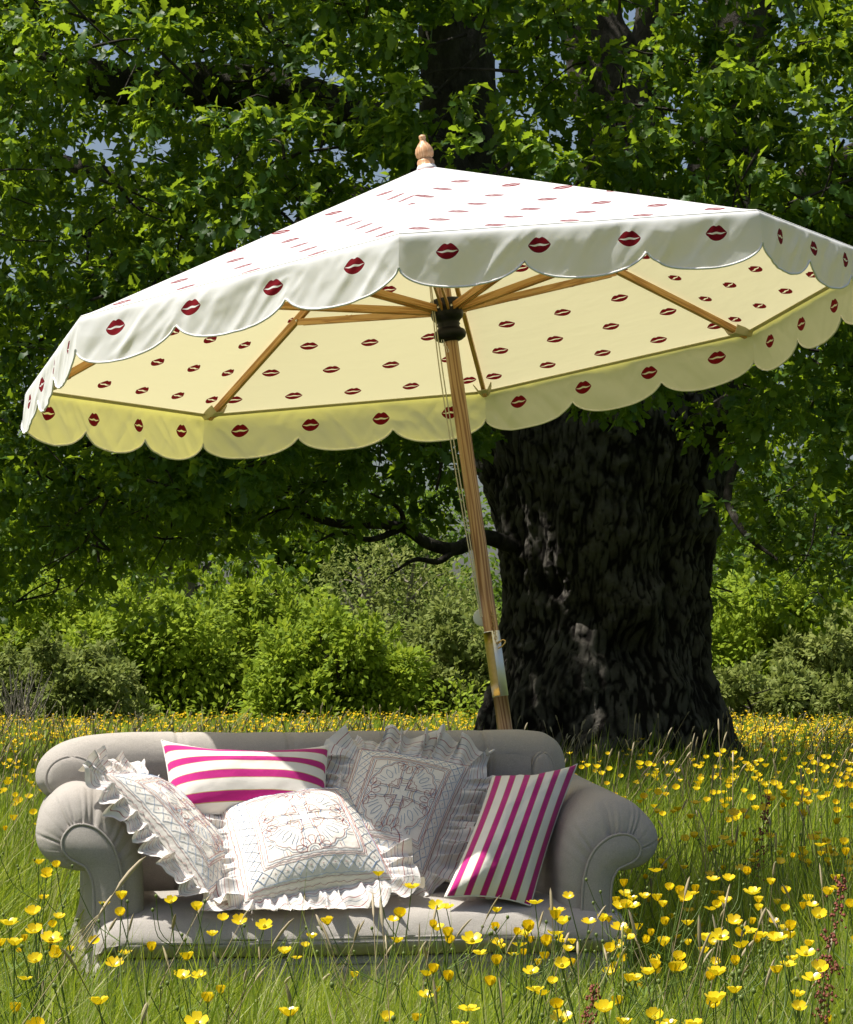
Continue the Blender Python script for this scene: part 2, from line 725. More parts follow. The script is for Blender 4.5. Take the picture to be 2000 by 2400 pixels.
# ------------------------------------------------------------------ ground
def ground_z(x, y):
    return 0.02 * np.sin(np.asarray(x) * .6) * np.cos(np.asarray(y) * .35)


gx = np.concatenate([-np.geomspace(1500, 6, 30), np.linspace(-5, 5, 41), np.geomspace(6, 1500, 30)])
gy = np.concatenate([[-300, -60, -20, -5], np.linspace(0, 30, 90), np.geomspace(31, 2500, 40)])
GX, GY = np.meshgrid(gx, gy, indexing='ij')
GZ = ground_z(GX, GY) * (np.abs(GX) < 60) * (np.abs(GY) < 100)
me = tri_mesh('meadow', np.stack([GX, GY, GZ], -1).reshape(-1, 3), grid_faces(len(gx), len(gy)), smooth=True)
tag(link('meadow', me, M_ground), kind='structure')


# ------------------------------------------------------------------ leaves
def orient(dirs, nrm):
    """rotation matrices with local y along dirs, local z near nrm"""
    y = dirs / (np.linalg.norm(dirs, axis=1)[:, None] + 1e-9)
    z = nrm - (np.sum(nrm * y, 1)[:, None]) * y
    z /= (np.linalg.norm(z, axis=1)[:, None] + 1e-9)
    x = np.cross(y, z)
    return np.stack([x, y, z], -1)


def place(TV, TF, pos, Rm, scale):
    n = len(TV)
    V = np.einsum('nij,kj->nki', Rm, TV) * scale[:, None, None] + pos[:, None, :]
    F = TF[None] + (np.arange(len(pos)) * n)[:, None, None]
    return V.reshape(-1, 3), F.reshape(-1, TF.shape[1])


def oak_leaf_full():
    half = [(.03, 0), (.13, .16), (.09, .27), (.24, .38), (.15, .50), (.30, .64), (.19, .74), (.19, .88), (0, 1.0)]
    V = [(0, y, 0) for y in (0, .27, .50, .74, 1.0)]     # midrib 0..4
    F = []
    for s in (1, -1):
        b = len(V)
        for x, y in half[:-1]:
            V.append((s * x, y, .30 * x * 1.0 - .10 * (y - .5) ** 2))
        h = list(range(b, b + 8))
        m = [0, 1, 2, 3, 4]
        T = [(m[0], h[0], h[1]), (m[0], h[1], m[1]), (m[1], h[1], h[2]), (m[1], h[2], h[3]), (m[1], h[3], m[2]), (m[2], h[3], h[4]), (m[2], h[4], h[5]),
             (m[2], h[5], m[3]), (m[3], h[5], h[6]), (m[3], h[6], h[7]), (m[3], h[7], m[4])]
        F += [t if s == 1 else (t[0], t[2], t[1]) for t in T]
    V = np.array(V, float)
    V[:, 2] -= .22 * V[:, 1] ** 2
    return V, np.array(F, int)


OAK_V, OAK_F = oak_leaf_full()
MID_V = np.array([(0, 0, 0), (.16, .3, .05), (.10, .48, .02), (.27, .66, .06), (0, 1, -.12), (-.27, .66, .06), (-.10, .48, .02), (-.16, .3, .05)])
MID_F = np.array([(0, 1, 7), (1, 2, 6), (1, 6, 7), (2, 3, 5), (2, 5, 6), (3, 4, 5)])
LOW_V = np.array([(0, 0, 0), (.27, .5, .05), (0, 1, -.08), (-.27, .5, .05)])
LOW_F = np.array([(0, 1, 3), (1, 2, 3)])


def unit(n):
    v = RNG.normal(size=(n, 3))
    return v / np.linalg.norm(v, axis=1)[:, None]


def sprays(C, out, nl, size, droop=.25, flat=.6):
    """leaves around twig tips: C (n,3) tips, out (n,3) outward directions"""
    n = len(C)
    C = np.repeat(C, nl, 0)
    O = np.repeat(out, nl, 0)
    k = len(C)
    d = unit(k) * .85 + O * .55
    d[:, 2] -= droop
    off = unit(k) * (size * RNG.uniform(.05, .75, k))[:, None]
    nr = unit(k) * flat + np.array([-.18, -.12, 1.0]) * (1 - flat * .5)
    s = size * RNG.uniform(.45, 1.2, k)
    return C + off, orient(d, nr), s


def bent_tube(mb, pts, r0, r1, n=10, steps=24, wob=.0, seed=1):
    P = smooth_path(pts, steps)
    if wob:
        P = P + wob * np.stack([fbm(P * 1.3 + k * 9.1, 3, seed + k) for k in range(3)], 1)
    R = np.linspace(r0, r1, steps)
    R = R * (1 + .12 * vnoise(P * 2.3, seed))
    mb.tube(P, R, n)
    return P


# ------------------------------------------------------------------ the old oak
OX, OY = 1.43, 23.0
oak = empty('oak_tree', (OX, OY, 0))
tag(oak, 'huge old oak with a gnarled dark trunk and spreading crown behind the parasol', 'tree')


def local(P, o=(OX, OY, 0)):
    return np.asarray(P, float) - np.asarray(o, float)


def voro_edge(P, seed=0):
    """distance to the border of the nearest cell, jittered cells of size one"""
    I = np.floor(P).astype(np.int64)
    d1 = np.full(P.shape[:-1], 9.0)
    d2 = np.full(P.shape[:-1], 9.0)
    for dx in (-1, 0, 1):
        for dy in (-1, 0, 1):
            for dz in (-1, 0, 1):
                J = I + np.array([dx, dy, dz])
                c = np.stack([J[..., k] + _h(J[..., 0], J[..., 1], J[..., 2], seed + 31 * k + 5) for k in range(3)], -1)
                d = np.linalg.norm(P - c, axis=-1)
                d2 = np.where(d < d1, d1, np.minimum(d2, d))
                d1 = np.minimum(d1, d)
    return d2 - d1


def make_trunk():
    nt_, nz_ = 390, 350
    th = np.linspace(0, 2 * PI, nt_, endpoint=False)
    z = np.linspace(-.15, 4.2, nz_)
    TH, Z = np.meshgrid(th, z, indexing='ij')
    prof = np.interp(Z, [-.15, 0, .25, .6, 1.2, 1.8, 2.5, 3.1, 3.7, 4.2], [1.62, 1.50, 1.28, 1.05, .855, .81, .895, 1.03, .97, .45])
    c = np.stack([np.cos(TH), np.sin(TH), Z], -1)
    r = prof.copy()
    root = np.exp(-np.clip(Z, 0, 9) / .42)
    r += root * .30 * np.maximum(0, np.cos(TH * 5 + 1.1 + .5 * np.sin(TH * 2))) ** 1.6
    r += .150 * fbm(np.stack([c[..., 0] * 1.6, c[..., 1] * 1.6, Z * .9], -1), 3, 3)
    v = np.stack([c[..., 0] * 3.6, c[..., 1] * 3.6, Z * 2.0], -1)
    r += .120 * (ridged(v + .5 * fbm(v, 2, 8)[..., None], 3, 5) - .62)
    v2 = np.stack([c[..., 0] * 12, c[..., 1] * 12, Z * 5.5], -1)
    r += .075 * (ridged(v2 + .7 * fbm(v, 2, 4)[..., None], 3, 9) - .6)
    wp = np.stack([c[..., 0] * 15, c[..., 1] * 15, Z * 4.2], -1)
    wp = wp + 1.5 * np.stack([fbm(wp * .5 + k * 11, 3, 60 + k) for k in range(3)], -1)
    plate = voro_edge(wp, 3)
    r += .022 * np.clip(plate / .5, 0, 1) * (.6 + .8 * vnoise(c * 2.2 + Z[..., None], 44)) + .012 * fbm(wp * 1.7, 2, 91)
    # swellings and hollows on the side towards the camera (theta about -90 degrees)

    def lump(th0, z0, sw, sz, amp):
        d = np.angle(np.exp(1j * (TH - math.radians(th0))))
        return amp * np.exp(-(d / math.radians(sw)) ** 2 - ((Z - z0) / sz) ** 2)
    r += lump(-112, 1.05, 14, .22, .14) + lump(-72, 1.72, 16, .20, .15) + lump(-95, 2.25, 20, .3, .12) + lump(-130, 1.9, 16, .45, .08)
    r += lump(-60, 1.0, 12, .3, .12) + lump(-88, .62, 24, .18, .14) + lump(-28, 1.2, 18, .5, .06)
    r -= lump(-82, 1.36, 13, .13, .30) + lump(-66, .30, 11, .30, .34) + lump(-100, 1.62, 9, .10, .13) + lump(-52, 1.95, 5, .5, .09)
    X = r * np.cos(TH)
    Y = r * np.sin(TH)
    X = X - .005 + .04 * np.clip(Z, 0, 1)
    V = np.stack([X, Y, Z], -1).reshape(-1, 3)
    F = grid_faces(nt_, nz_, True, False)
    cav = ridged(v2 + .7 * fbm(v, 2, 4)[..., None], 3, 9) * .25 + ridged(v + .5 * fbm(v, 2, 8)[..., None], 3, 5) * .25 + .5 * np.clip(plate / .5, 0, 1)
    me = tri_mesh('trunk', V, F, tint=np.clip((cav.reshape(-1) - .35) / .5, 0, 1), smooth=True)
    o = link('trunk', me, M_bark_trunk, oak)
    return o


make_trunk()


def branch(pts, r0, r1, n=14, steps=40, wob=.10, seed=3, mat=None, name='branch'):
    """pts in world coordinates"""
    P = smooth_path(local(pts), steps)
    P = P + wob * np.stack([fbm(P * 1.1 + k * 9.1, 3, seed + k) for k in range(3)], 1)
    R = np.linspace(r0, r1, steps)
    V, F = tube_arrays(P, R, n)
    c = np.repeat(P, n, 0)
    d = V - c
    k = 1 + .18 * fbm(V * 3.0, 2, seed) + .14 * (ridged(V * np.array([9, 9, 9]), 2, seed) - .6)
    V = c + d * k[:, None]
    return MB().add(V, F).build(name, mat or M_bark, oak)


branch([UP(1215, 1130, 23.0), UP(1140, 930, 22.9), UP(1050, 720, 22.6), UP(965, 420, 22.3), UP(935, 190, 22.2), UP(925, -40, 22.3), UP(900, -420, 22.5)], .52, .22, 24, 80, .05, 3)
branch([UP(1290, 1000, 23), UP(1300, 640, 23.1), UP(1275, 300, 23.2), UP(1235, 140, 23.2), UP(1180, -30, 23.3), UP(1060, -400, 23.6)], .50, .20, 20, 70, .08, 13)
branch([UP(1275, 330, 23.2), UP(1330, 150, 23.4), UP(1370, -60, 23.6), UP(1440, -400, 24)], .24, .16, 16, 50, .08, 23)
branch([UP(1310, 1130, 23), UP(1400, 900, 23), UP(1470, 620, 23.1), UP(1500, 280, 23.4), UP(1525, -20, 23.8), UP(1600, -400, 24)], .46, .22, 20, 70, .08, 33)
branch([UP(1000, 470, 22.4), UP(860, 330, 21.8), UP(640, 215, 21.2), UP(420, 175, 20.8), UP(200, 165, 20.4), UP(-120, 60, 20), UP(-500, -120, 19.5)], .26, .10, 18, 80, .10, 43)
branch([UP(1000, 560, 22.6), UP(800, 430, 23.2), UP(560, 385, 23.6), UP(330, 385, 24), UP(100, 330, 24.5), UP(-300, 200, 25)], .15, .04, 10, 60, .14, 53)
branch([UP(1150, 1150, 22.9), UP(1060, 1120, 22.6), UP(990, 1105, 22.3), UP(930, 1128, 22.1), UP(870, 1118, 21.9), UP(800, 1075, 21.6), UP(640, 1060, 21), UP(430, 950, 20.4), UP(200, 930, 20)], .075, .015, 10, 60, .08, 63)
branch([UP(930, 1128, 22.1), UP(900, 1150, 21.9), UP(850, 1150, 21.6), UP(800, 1180, 21.3)], .035, .008, 8, 30, .05, 64)
branch([UP(880, 1120, 21.9), UP(840, 1085, 21.7), UP(820, 1040, 21.4), UP(760, 1010, 21.2)], .04, .008, 8, 30, .05, 65)
branch([UP(820, 1090, 21.7), UP(760, 1105, 21.4), UP(700, 1090, 21.1), UP(650, 1110, 20.8)], .03, .006, 8, 30, .05, 66)
branch([UP(1560, 860, 21.9), UP(1500, 1000, 21.5), UP(1530, 1090, 21.2), UP(1600, 1150, 21)], .05, .01, 8, 30, .08, 67)
branch([UP(1290, 960, 23.0), UP(1400, 900, 22.6), UP(1560, 830, 21.6), UP(1720, 850, 21), UP(1900, 930, 20.4), UP(2200, 900, 20)], .20, .05, 12, 50, .1, 73)
branch([UP(1480, 560, 23.2), UP(1620, 420, 22.6), UP(1790, 300, 22), UP(2050, 160, 21.5)], .18, .06, 12, 50, .1, 83)
branch([UP(700, 360, 22), UP(400, 700, 20.6), UP(180, 880, 20), UP(30, 960, 19.6)], .06, .02, 8, 40, .2, 93)
branch([UP(560, 20, 22), UP(560, 140, 21.2), UP(545, 200, 20.6)], .03, .02, 8, 30, .06, 97)
# the knothole on the upright limb: a dark cup with a raised lip
kh = MB()
kc = local(UP(944, 276, 21.95))
prof = [(.001, .13), (.055, .12), (.072, .05), (.078, .005), (.095, -.02), (.125, -.01), (.155, .04), (.17, .12)]
kh.lathe(prof, 28, kc, np.array([[1, 0, 0], [0, 0, 1], [0, -1, 0]]).T @ np.eye(3))
kh.build('knothole', M_bark, oak)

# crown: boughs on an ellipsoid shell, sprays of leaves on the boughs
EC = np.array([OX - .1, OY, 4.6])
ER = np.array([7.6, 7.3, 6.4])


def zlow(x, y):
    """underside of the crown"""
    b = np.interp(x, [-6, -3.0, -1.6, -.4, .3, 1.3, 2.2, 2.7, 3.6, 7], [1.6, 1.80, 2.20, 2.30, 2.30, 2.62, 2.55, 2.15, 1.95, 1.8])
    return b + .22 * vnoise(np.stack([np.asarray(x) * 1.1, np.asarray(y) * .5, np.asarray(x) * 0], -1), 77)


def bough_centres(n, lo, hi, cond):
    out = []
    while len(out) < n:
        d = unit(400)
        k = RNG.uniform(lo, hi, 400)
        p = EC + d * ER * k[:, None]
        for q in p:
            if cond(q) and q[2] > zlow(q[0], q[1]) + .1:
                out.append(q)
                if len(out) >= n:
                    break
    return np.array(out)


def px_of(P):
    """view coordinates (1750 wide)"""
    x, y, z = P[..., 0], P[..., 1], P[..., 2] - CAMZ
    f = CT * y + ST * z
    u = CT * z - ST * y
    return (1000 + 6500 * x / f) * .875, (1200 - 6500 * u / f) * .875


def in_frame(q, m=120):
    a, b = px_of(q)
    return -m < a < 1750 + m and -m < b < 2100


def fill_bough(C, per, rad):
    """spray tips spread through flattened boughs"""
    n = len(C)
    P = np.repeat(C, per, 0)
    d = unit(n * per)
    rr = RNG.uniform(.25, 1, n * per) ** .5
    off = d * rr[:, None] * np.array([1.0, 1.0, .55]) * rad
    P = P + off
    ok = P[:, 2] > zlow(P[:, 0], P[:, 1]) - .25
    o = off + (P - EC) / ER * .12
    o /= np.linalg.norm(o, axis=1)[:, None] + 1e-9
    return P[ok], o[ok]


front = bough_centres(230, .80, 1.02, lambda q: q[1] < OY - 1.5 and in_frame(q, 130))
low_l = []
while len(low_l) < 95:
    q = np.array([RNG.uniform(-3.9, .4) if len(low_l) % 2 else RNG.uniform(2.45, 4.9), RNG.uniform(17.5, 26), 0])
    q[2] = float(zlow(q[0], q[1])) + RNG.uniform(.1, 1.2)
    low_l.append(q)
front = np.concatenate([front, np.array(low_l)])
P1, O1 = fill_bough(front, 20, .43)
WINS = [(860, 30, 1025, 370, 22.1, .93), (190, 115, 700, 225, 20.6, .86), (1160, -10, 1340, 200, 23.0, .70), (820, 1080, 970, 1140, 21.8, .8), (1050, 985, 1430, 1400, 22, 1.0)]


def clear_windows(P, O):
    a, b = px_of(P)
    ok = np.ones(len(P), bool)
    r_ = RNG.uniform(0, 1, len(P))
    for (x0, y0, x1, y1, d, k) in WINS:
        ok &= ~((a > x0) & (a < x1) & (b > y0) & (b < y1) & (P[:, 1] < d) & (r_ < k))
    return P[ok], O[ok]


P1, O1 = clear_windows(P1, O1)
mid = bough_centres(125, .45, .80, lambda q: q[1] < OY + 1 and in_frame(q, 200) and abs(q[0] - OX) > .9)
P2, O2 = clear_windows(*fill_bough(mid, 20, .60))
back = bough_centres(150, .72, 1.0, lambda q: q[1] > OY + .5 and in_frame(q, 200))
P3, O3 = fill_bough(back, 26, .65)
top = bough_centres(410, .70, 1.0, lambda q: not in_frame(q, 60))
_k = RNG.uniform(0, 1, len(P3)) < np.where(P3[:, 0] > .3, .95, .68)
P3, O3 = P3[_k], O3[_k]
shade = np.stack([RNG.uniform(-3.6, .4, 46), RNG.uniform(19.2, 23.4, 46), RNG.uniform(6.3, 8.8, 46)], 1)  # extra boughs high in the crown, added to keep sun patches off the trunk
P4, O4 = fill_bough(np.concatenate([top, shade]), 14, .75)

# front: lobed leaves; the three hundred that show largest are parts of their own
pos, Rm, s = sprays(P1, O1, 13, .105)
ax, ay = px_of(pos)
vis = (ax > 5) & (ax < 1745) & (ay > 5) & (ay < 1150)
hide = (ay > 300) & (ay < 960) & (ax > 60)          # much of this is behind the parasol
order = np.argsort(np.where(vis & ~hide, pos[:, 1] - 6 * s, 1e9))
best = order[:300]
leaf_me = tri_mesh('leaf', OAK_V, OAK_F, tint=np.full(len(OAK_V), .62))
leaf_me.materials.append(M_oak)
leaf_me2 = tri_mesh('leaf', OAK_V * np.array([.9, 1, 1.4]), OAK_F, tint=np.full(len(OAK_V), .9))
leaf_me2.materials.append(M_oak)
for j, i in enumerate(best):
    o = link('leaf', leaf_me if j % 3 else leaf_me2, None, oak)
    M = Matrix(Rm[i].tolist()).to_4x4()
    o.matrix_local = Matrix.Translation(Vector(local(pos[i]))) @ M @ Matrix.Scale(float(s[i]), 4)
keep = np.ones(len(pos), bool)
keep[best] = False


def tints(n, per, pos, base=.42, sp=.40, seed=5):
    t = base + sp * fbm(pos * .9, 2, seed) * 1.4 + RNG.normal(0, .16, n)
    return np.repeat(np.clip(t, 0, 1), per)


near_y = np.quantile(pos[:, 1], .22)
full = keep & (pos[:, 1] < near_y)
rest = keep & ~full
A = [place(OAK_V, OAK_F, local(pos[full]), Rm[full], s[full]), place(MID_V, MID_F, local(pos[rest]), Rm[rest], s[rest])]
T = [tints(full.sum(), len(OAK_V), pos[full]), tints(rest.sum(), len(MID_V), pos[rest])]
for (P, O, nl, size, TV, TF) in ((P2, O2, 12, .115, LOW_V, LOW_F), (P3, O3, 12, .125, LOW_V, LOW_F), (P4, O4, 11, .19, LOW_V, LOW_F)):
    p_, r_, s_ = sprays(P, O, nl, size)
    A.append(place(TV, TF, local(p_), r_, s_))
    T.append(tints(len(p_), len(TV), p_))
off = 0
VV, FF = [], []
for V, F in A:
    VV.append(V)
    FF.append(F + off)
    off += len(V)
print('oak leaf tris', sum(len(F) for F in FF))
fo = link('foliage', tri_mesh('foliage', np.concatenate(VV), np.concatenate(FF), tint=np.concatenate(T)), M_oak, oak)
tag(fo, kind='stuff')

# twigs
tw = MB()
allP = np.concatenate([front, mid, back[:120]])
for i in range(520):
    c = allP[RNG.integers(len(allP))]
    d = unit(1)[0] * np.array([1, 1, .7])
    L = RNG.uniform(.35, .9)
    p0 = c - d * L * .6
    p1 = c + d * L * .5 + np.array([0, 0, -.12])
    P = smooth_path([p0, (p0 + p1) / 2 + unit(1)[0] * .10, p1], 6)
    tw.tube(local(P), np.linspace(.011, .003, 6), 4, False)
tg = tw.build('twigs', M_bark, oak)
tag(tg, kind='stuff')


# ------------------------------------------------------------------ trees and shrubs beyond the meadow
def shrub(name, label, cat, xv, ytop, ybot, wv, d, mat, n=22, leafs=.10, seed=1, dens=1.0, bark=None, limbs=5, trunk_r=.10, group='trees and bushes beyond the meadow'):
    """a bush standing at distance d, its centre at view x, top and bottom at view y, view width wv"""
    base = UP(xv, 1440, d)
    k = d / 5690
    H = (1409 - ytop) * k + CAMZ
    zb = max(.1, (1409 - ybot) * k + CAMZ)
    bushy = ytop > 1140 and name == 'bush'
    if bushy:
        zb = .0
    W = wv * k * (1.3 if bushy else 1.0)
    t = empty(name, (base[0], d, 0))
    tag(t, label, cat, group)
    mb = MB()
    rs = np.random.default_rng(seed)
    for i in range(limbs):
        a = rs.uniform(0, 2 * PI)
        e = np.array([math.cos(a) * W * rs.uniform(.15, .42), math.sin(a) * W * .3, zb + (H - zb) * rs.uniform(.5, .9)])
        mb.tube(smooth_path([(rs.uniform(-.1, .1), 0, -.05), (e[0] * .25, e[1] * .25, e[2] * .4), e * np.array([.7, .7, .75]), e], 14), np.linspace(trunk_r, trunk_r * .2, 14), 7)
        for q in range(3):
            f = rs.uniform(.45, .9)
            b0 = e * np.array([f * .8, f * .8, f])
            b1 = b0 + np.array([rs.normal() * W * .16, rs.normal() * .4, rs.uniform(.05, .22) * H])
            mb.tube(smooth_path([b0, (b0 + b1) / 2 + rs.normal(0, .08, 3), b1], 7), np.linspace(trunk_r * .35, trunk_r * .08, 7), 5)
    mb.build('trunk', bark or M_bark, t)
    # crown
    C, O = [], []
    for i in range(n):
        v = rs.normal(size=3)
        v /= np.linalg.norm(v)
        if v[1] > .35:
            v[1] *= -1
        rr = rs.uniform(.45, .82)
        c = np.array([v[0] * W / 2, v[1] * W * .40, (zb + H) / 2 + v[2] * (H - zb) / 2]) * np.array([rr, rr, 1]) + np.array([0, 0, (rr - 1) * v[2] * (H - zb) / 2])
        if bushy:
            fx = rs.uniform(-.5, .5)
            hh = H * (1 - 1.1 * fx * fx) * rs.uniform(.72, 1.12)
            c = np.array([fx * W, rs.uniform(-.4, .25) * W, hh * rs.uniform(.08, .92) ** .8])
        C.append(c)
    C = np.array(C)
    rad = (.22 if bushy else .34) * min(W, H - zb) * rs.uniform(.45, 1.15, n)
    per = int((330 if bushy else 480) * dens)
    Cp = np.repeat(C, per, 0)
    Rp = np.repeat(rad, per)
    dd = rs.normal(size=(len(Cp), 3))
    dd /= np.linalg.norm(dd, axis=1)[:, None]
    f = rs.uniform(.55, 1.0, len(Cp))
    lump = 1 + .35 * vnoise(dd * 2.4 + Cp, seed)
    pos = Cp + dd * (Rp * f * lump)[:, None] * np.array([1, 1, .8])
    ns = 34 if bushy else 16
    ii = rs.integers(0, n, ns)
    st = C[ii] + np.stack([rs.normal(0, .4, ns), rs.normal(-.3, .3, ns), rs.uniform(.2, .9, ns)], 1) * rad[ii][:, None]
    sd_ = np.stack([rs.normal(0, .45, ns), rs.normal(0, .3, ns), rs.uniform(.5, 1.2, ns)], 1)
    sd_ /= np.linalg.norm(sd_, axis=1)[:, None]
    kk = 46
    tt_ = rs.uniform(0, 1, (ns, kk))
    ln = rs.uniform(.45, 1.1, ns) * min(1.0, .3 * H)
    sp_ = st[:, None] + sd_[:, None] * (tt_ * ln[:, None])[..., None] + rs.normal(0, .055, (ns, kk, 3)) * (1.3 - tt_)[..., None]
    pos = np.concatenate([pos, sp_.reshape(-1, 3)])
    dd = np.concatenate([dd, np.repeat(sd_, kk, 0) + rs.normal(0, .5, (ns * kk, 3))])
    ok = pos[:, 2] > .05
    pos, dd = pos[ok], dd[ok]
    Rm = orient(dd + rs.normal(0, .5, dd.shape), np.array([-.25, -.45, 1.0]) + rs.normal(0, .45, dd.shape))
    s = leafs * 1.5 * rs.uniform(.6, 1.3, len(pos))
    V, F = place(LOW_V, LOW_F, pos, Rm, s)
    tt = np.clip(.5 + .35 * fbm((pos + base) * 1.2, 2, seed) + rs.normal(0, .18, len(pos)), 0, 1)
    cr = link('crown', tri_mesh('crown', V, F, tint=np.repeat(tt, 4)), mat, t)
    return len(F)


nt_tot = 0
SH = [
    ('tall_tree', 'dark tree standing right behind the greyish tree, left of the parasol pole', 'tree', 770, 960, 1240, 420, 88, M_hedge_dark, 26, .15, 15, .9, M_bark, 5, .2),
    ('tall_tree', 'tall tree rising behind the bright bushes left of the crooked tree', 'tree', 200, 980, 1260, 360, 84, M_hedge, 26, .15, 16, .9, M_bark_pale, 8, .2),
    ('tall_tree', 'dark tree behind the rounded light green tree at the right', 'tree', 1660, 960, 1300, 420, 84, M_hedge_dark, 26, .15, 17, .9, M_bark, 5, .2),
    ('tall_tree', 'tall dark tree with crooked grey limbs rising at the left above the bushes', 'tree', 340, 840, 1230, 460, 76, M_hedge_dark, 26, .15, 11, .5, M_bark_pale, 12, .34),
    ('tall_tree', 'tall tree at the left edge of the view, its crown touching the oak', 'tree', 40, 880, 1250, 330, 80, M_hedge_dark, 26, .16, 12, 1.0, M_bark_pale, 6, .2),
    ('tall_tree', 'dark tree between the crooked tree and the parasol pole, sky showing through', 'tree', 590, 960, 1240, 320, 84, M_hedge_dark, 16, .16, 13, .8, M_bark, 6, .2),
    ('pale_tree', 'thin greyish tree with bare pale branches beside the parasol pole', 'tree', 800, 1085, 1430, 420, 66, M_hedge_olive, 22, .085, 14, .55, M_bark_pale, 12, .13),
    ('bush', 'bright green bush at the far left behind the sofa back', 'bush', 95, 1165, 1435, 330, 66, M_hedge, 68, .12, 21, 1.1, None, 4, .09),
    ('bush', 'rounded bright bush second from the left edge of the hedge', 'bush', 290, 1215, 1440, 260, 60, M_hedge, 61, .11, 22, 1.1, None, 4, .09),
    ('bush', 'broad bright green bush above the striped lumbar cushion', 'bush', 500, 1200, 1440, 300, 62, M_hedge, 68, .11, 23, 1.1, None, 5, .09),
    ('bush', 'low green bush left of the parasol pole and below the greyish tree', 'bush', 700, 1270, 1440, 240, 58, M_hedge, 54, .11, 24, 1.1, None, 4, .08),
    ('bush', 'olive green bush showing just left of the parasol pole', 'bush', 890, 1250, 1445, 260, 60, M_hedge_olive, 54, .10, 25, 1.0, None, 4, .08),
    ('bush', 'small dull green bush low at the left edge of the meadow', 'bush', 110, 1330, 1450, 260, 54, M_hedge_olive, 44, .09, 26, 1.0, None, 3, .07),
    ('bush', 'bushy tree with a rounded light green crown right of the oak trunk', 'tree', 1580, 1150, 1410, 320, 62, M_hedge, 78, .11, 31, 1.1, None, 5, .12),
    ('bush', 'brownish olive bush at the right edge of the view', 'bush', 1745, 1235, 1440, 190, 58, M_hedge_olive, 44, .10, 32, 1.0, None, 4, .08),
    ('bush', 'green bush peeping out between the oak trunk and the rounded tree', 'bush', 1440, 1220, 1440, 180, 70, M_hedge_dark, 44, .12, 33, 1.0, None, 3, .08),
    ('bush', 'low dull bush at the foot of the rounded light green tree', 'bush', 1560, 1375, 1445, 300, 56, M_hedge_olive, 40, .09, 34, 1.0, None, 3, .06),
    ('bush', 'dark bush behind the oak trunk', 'bush', 1150, 1180, 1440, 420, 78, M_hedge_dark, 51, .13, 35, .9, None, 4, .1),
]
for a in SH:
    nt_tot += shrub(*a)
# a bare twiggy bush
bt = empty('bare_shrub', (*UP(40, 1440, 52)[:2], 0))
tag(bt, 'bare twiggy grey bush low at the left edge in front of the green bushes', 'bush', 'trees and bushes beyond the meadow')
mb = MB()
rs = np.random.default_rng(5)
for i in range(70):
    a = rs.uniform(-1.1, 1.1)
    L = rs.uniform(.5, 1.25)
    e = np.array([math.sin(a) * L * .8, rs.normal() * .3, .35 + L * math.cos(a)])
    mb.tube(smooth_path([(rs.normal() * .15, rs.normal() * .15, 0), e * .5 + rs.normal(0, .06, 3), e], 7), np.linspace(.016, .004, 7), 4, False)
mb.build('branches', M_bark_pale, bt)

# far wood that reads as one mass behind the hedge
n = 170
C = np.stack([RNG.uniform(-22, 22, n), RNG.uniform(96, 108, n), RNG.uniform(.3, 5.6, n) * (1 + .2 * RNG.uniform(-1, 1, n))], 1)
P = np.repeat(C, 260, 0)
dd = unit(len(P))
P = P + dd * RNG.uniform(.8, 1.9, len(P))[:, None]
P[:, 2] = np.abs(P[:, 2])
V, F = place(LOW_V, LOW_F, P, orient(dd + unit(len(P)) * .6, unit(len(P)) * .6 + np.array([0, -.3, 1])), RNG.uniform(.2, .4, len(P)))
wd = link('distant_wood', tri_mesh('distant_wood', V, F, tint=np.repeat(np.clip(RNG.normal(.45, .2, len(P)), 0, 1), 4)), M_hedge_dark)
tag(wd, 'dull green wood far behind the hedge', 'wood', kind='stuff')
n = 260
C = np.stack([RNG.uniform(-15, 15, n), RNG.uniform(64, 72, n), RNG.uniform(.2, 1.5, n)], 1)
C[:, 1] -= 8 * (C[:, 2] < .8)
C[:, 2] *= .8
P = np.repeat(C, 170, 0)
dd = unit(len(P))
P = P + dd * RNG.uniform(.35, .75, len(P))[:, None]
P[:, 2] = np.abs(P[:, 2])
Vu, Fu = place(LOW_V, LOW_F, P, orient(dd + unit(len(P)) * .6, unit(len(P)) * .6 + np.array([0, -.3, 1])), RNG.uniform(.08, .17, len(P)))
tag(link('undergrowth', tri_mesh('undergrowth', Vu, Fu, tint=np.repeat(np.clip(RNG.normal(.5, .2, len(P)), 0, 1), 4)), M_hedge), 'low green undergrowth along the foot of the hedge', 'undergrowth', kind='stuff')
print('hedge tris', nt_tot + len(F))

# ------------------------------------------------------------------ sofa
TH_S = math.radians(10)
WV = np.array([math.cos(TH_S), math.sin(TH_S), 0])
DV = np.array([-math.sin(TH_S), math.cos(TH_S), 0])
FL = np.array([-1.105, 7.86, 0])
SW = 1.85
sofa = empty('sofa', tuple(FL))
sofa.rotation_euler = (0, 0, TH_S)
tag(sofa, 'two seat sofa in taupe linen with rolled arms standing in tall grass', 'sofa')


def SP(e, dpt, z):
    return FL + WV * e + DV * dpt + np.array([0, 0, z])


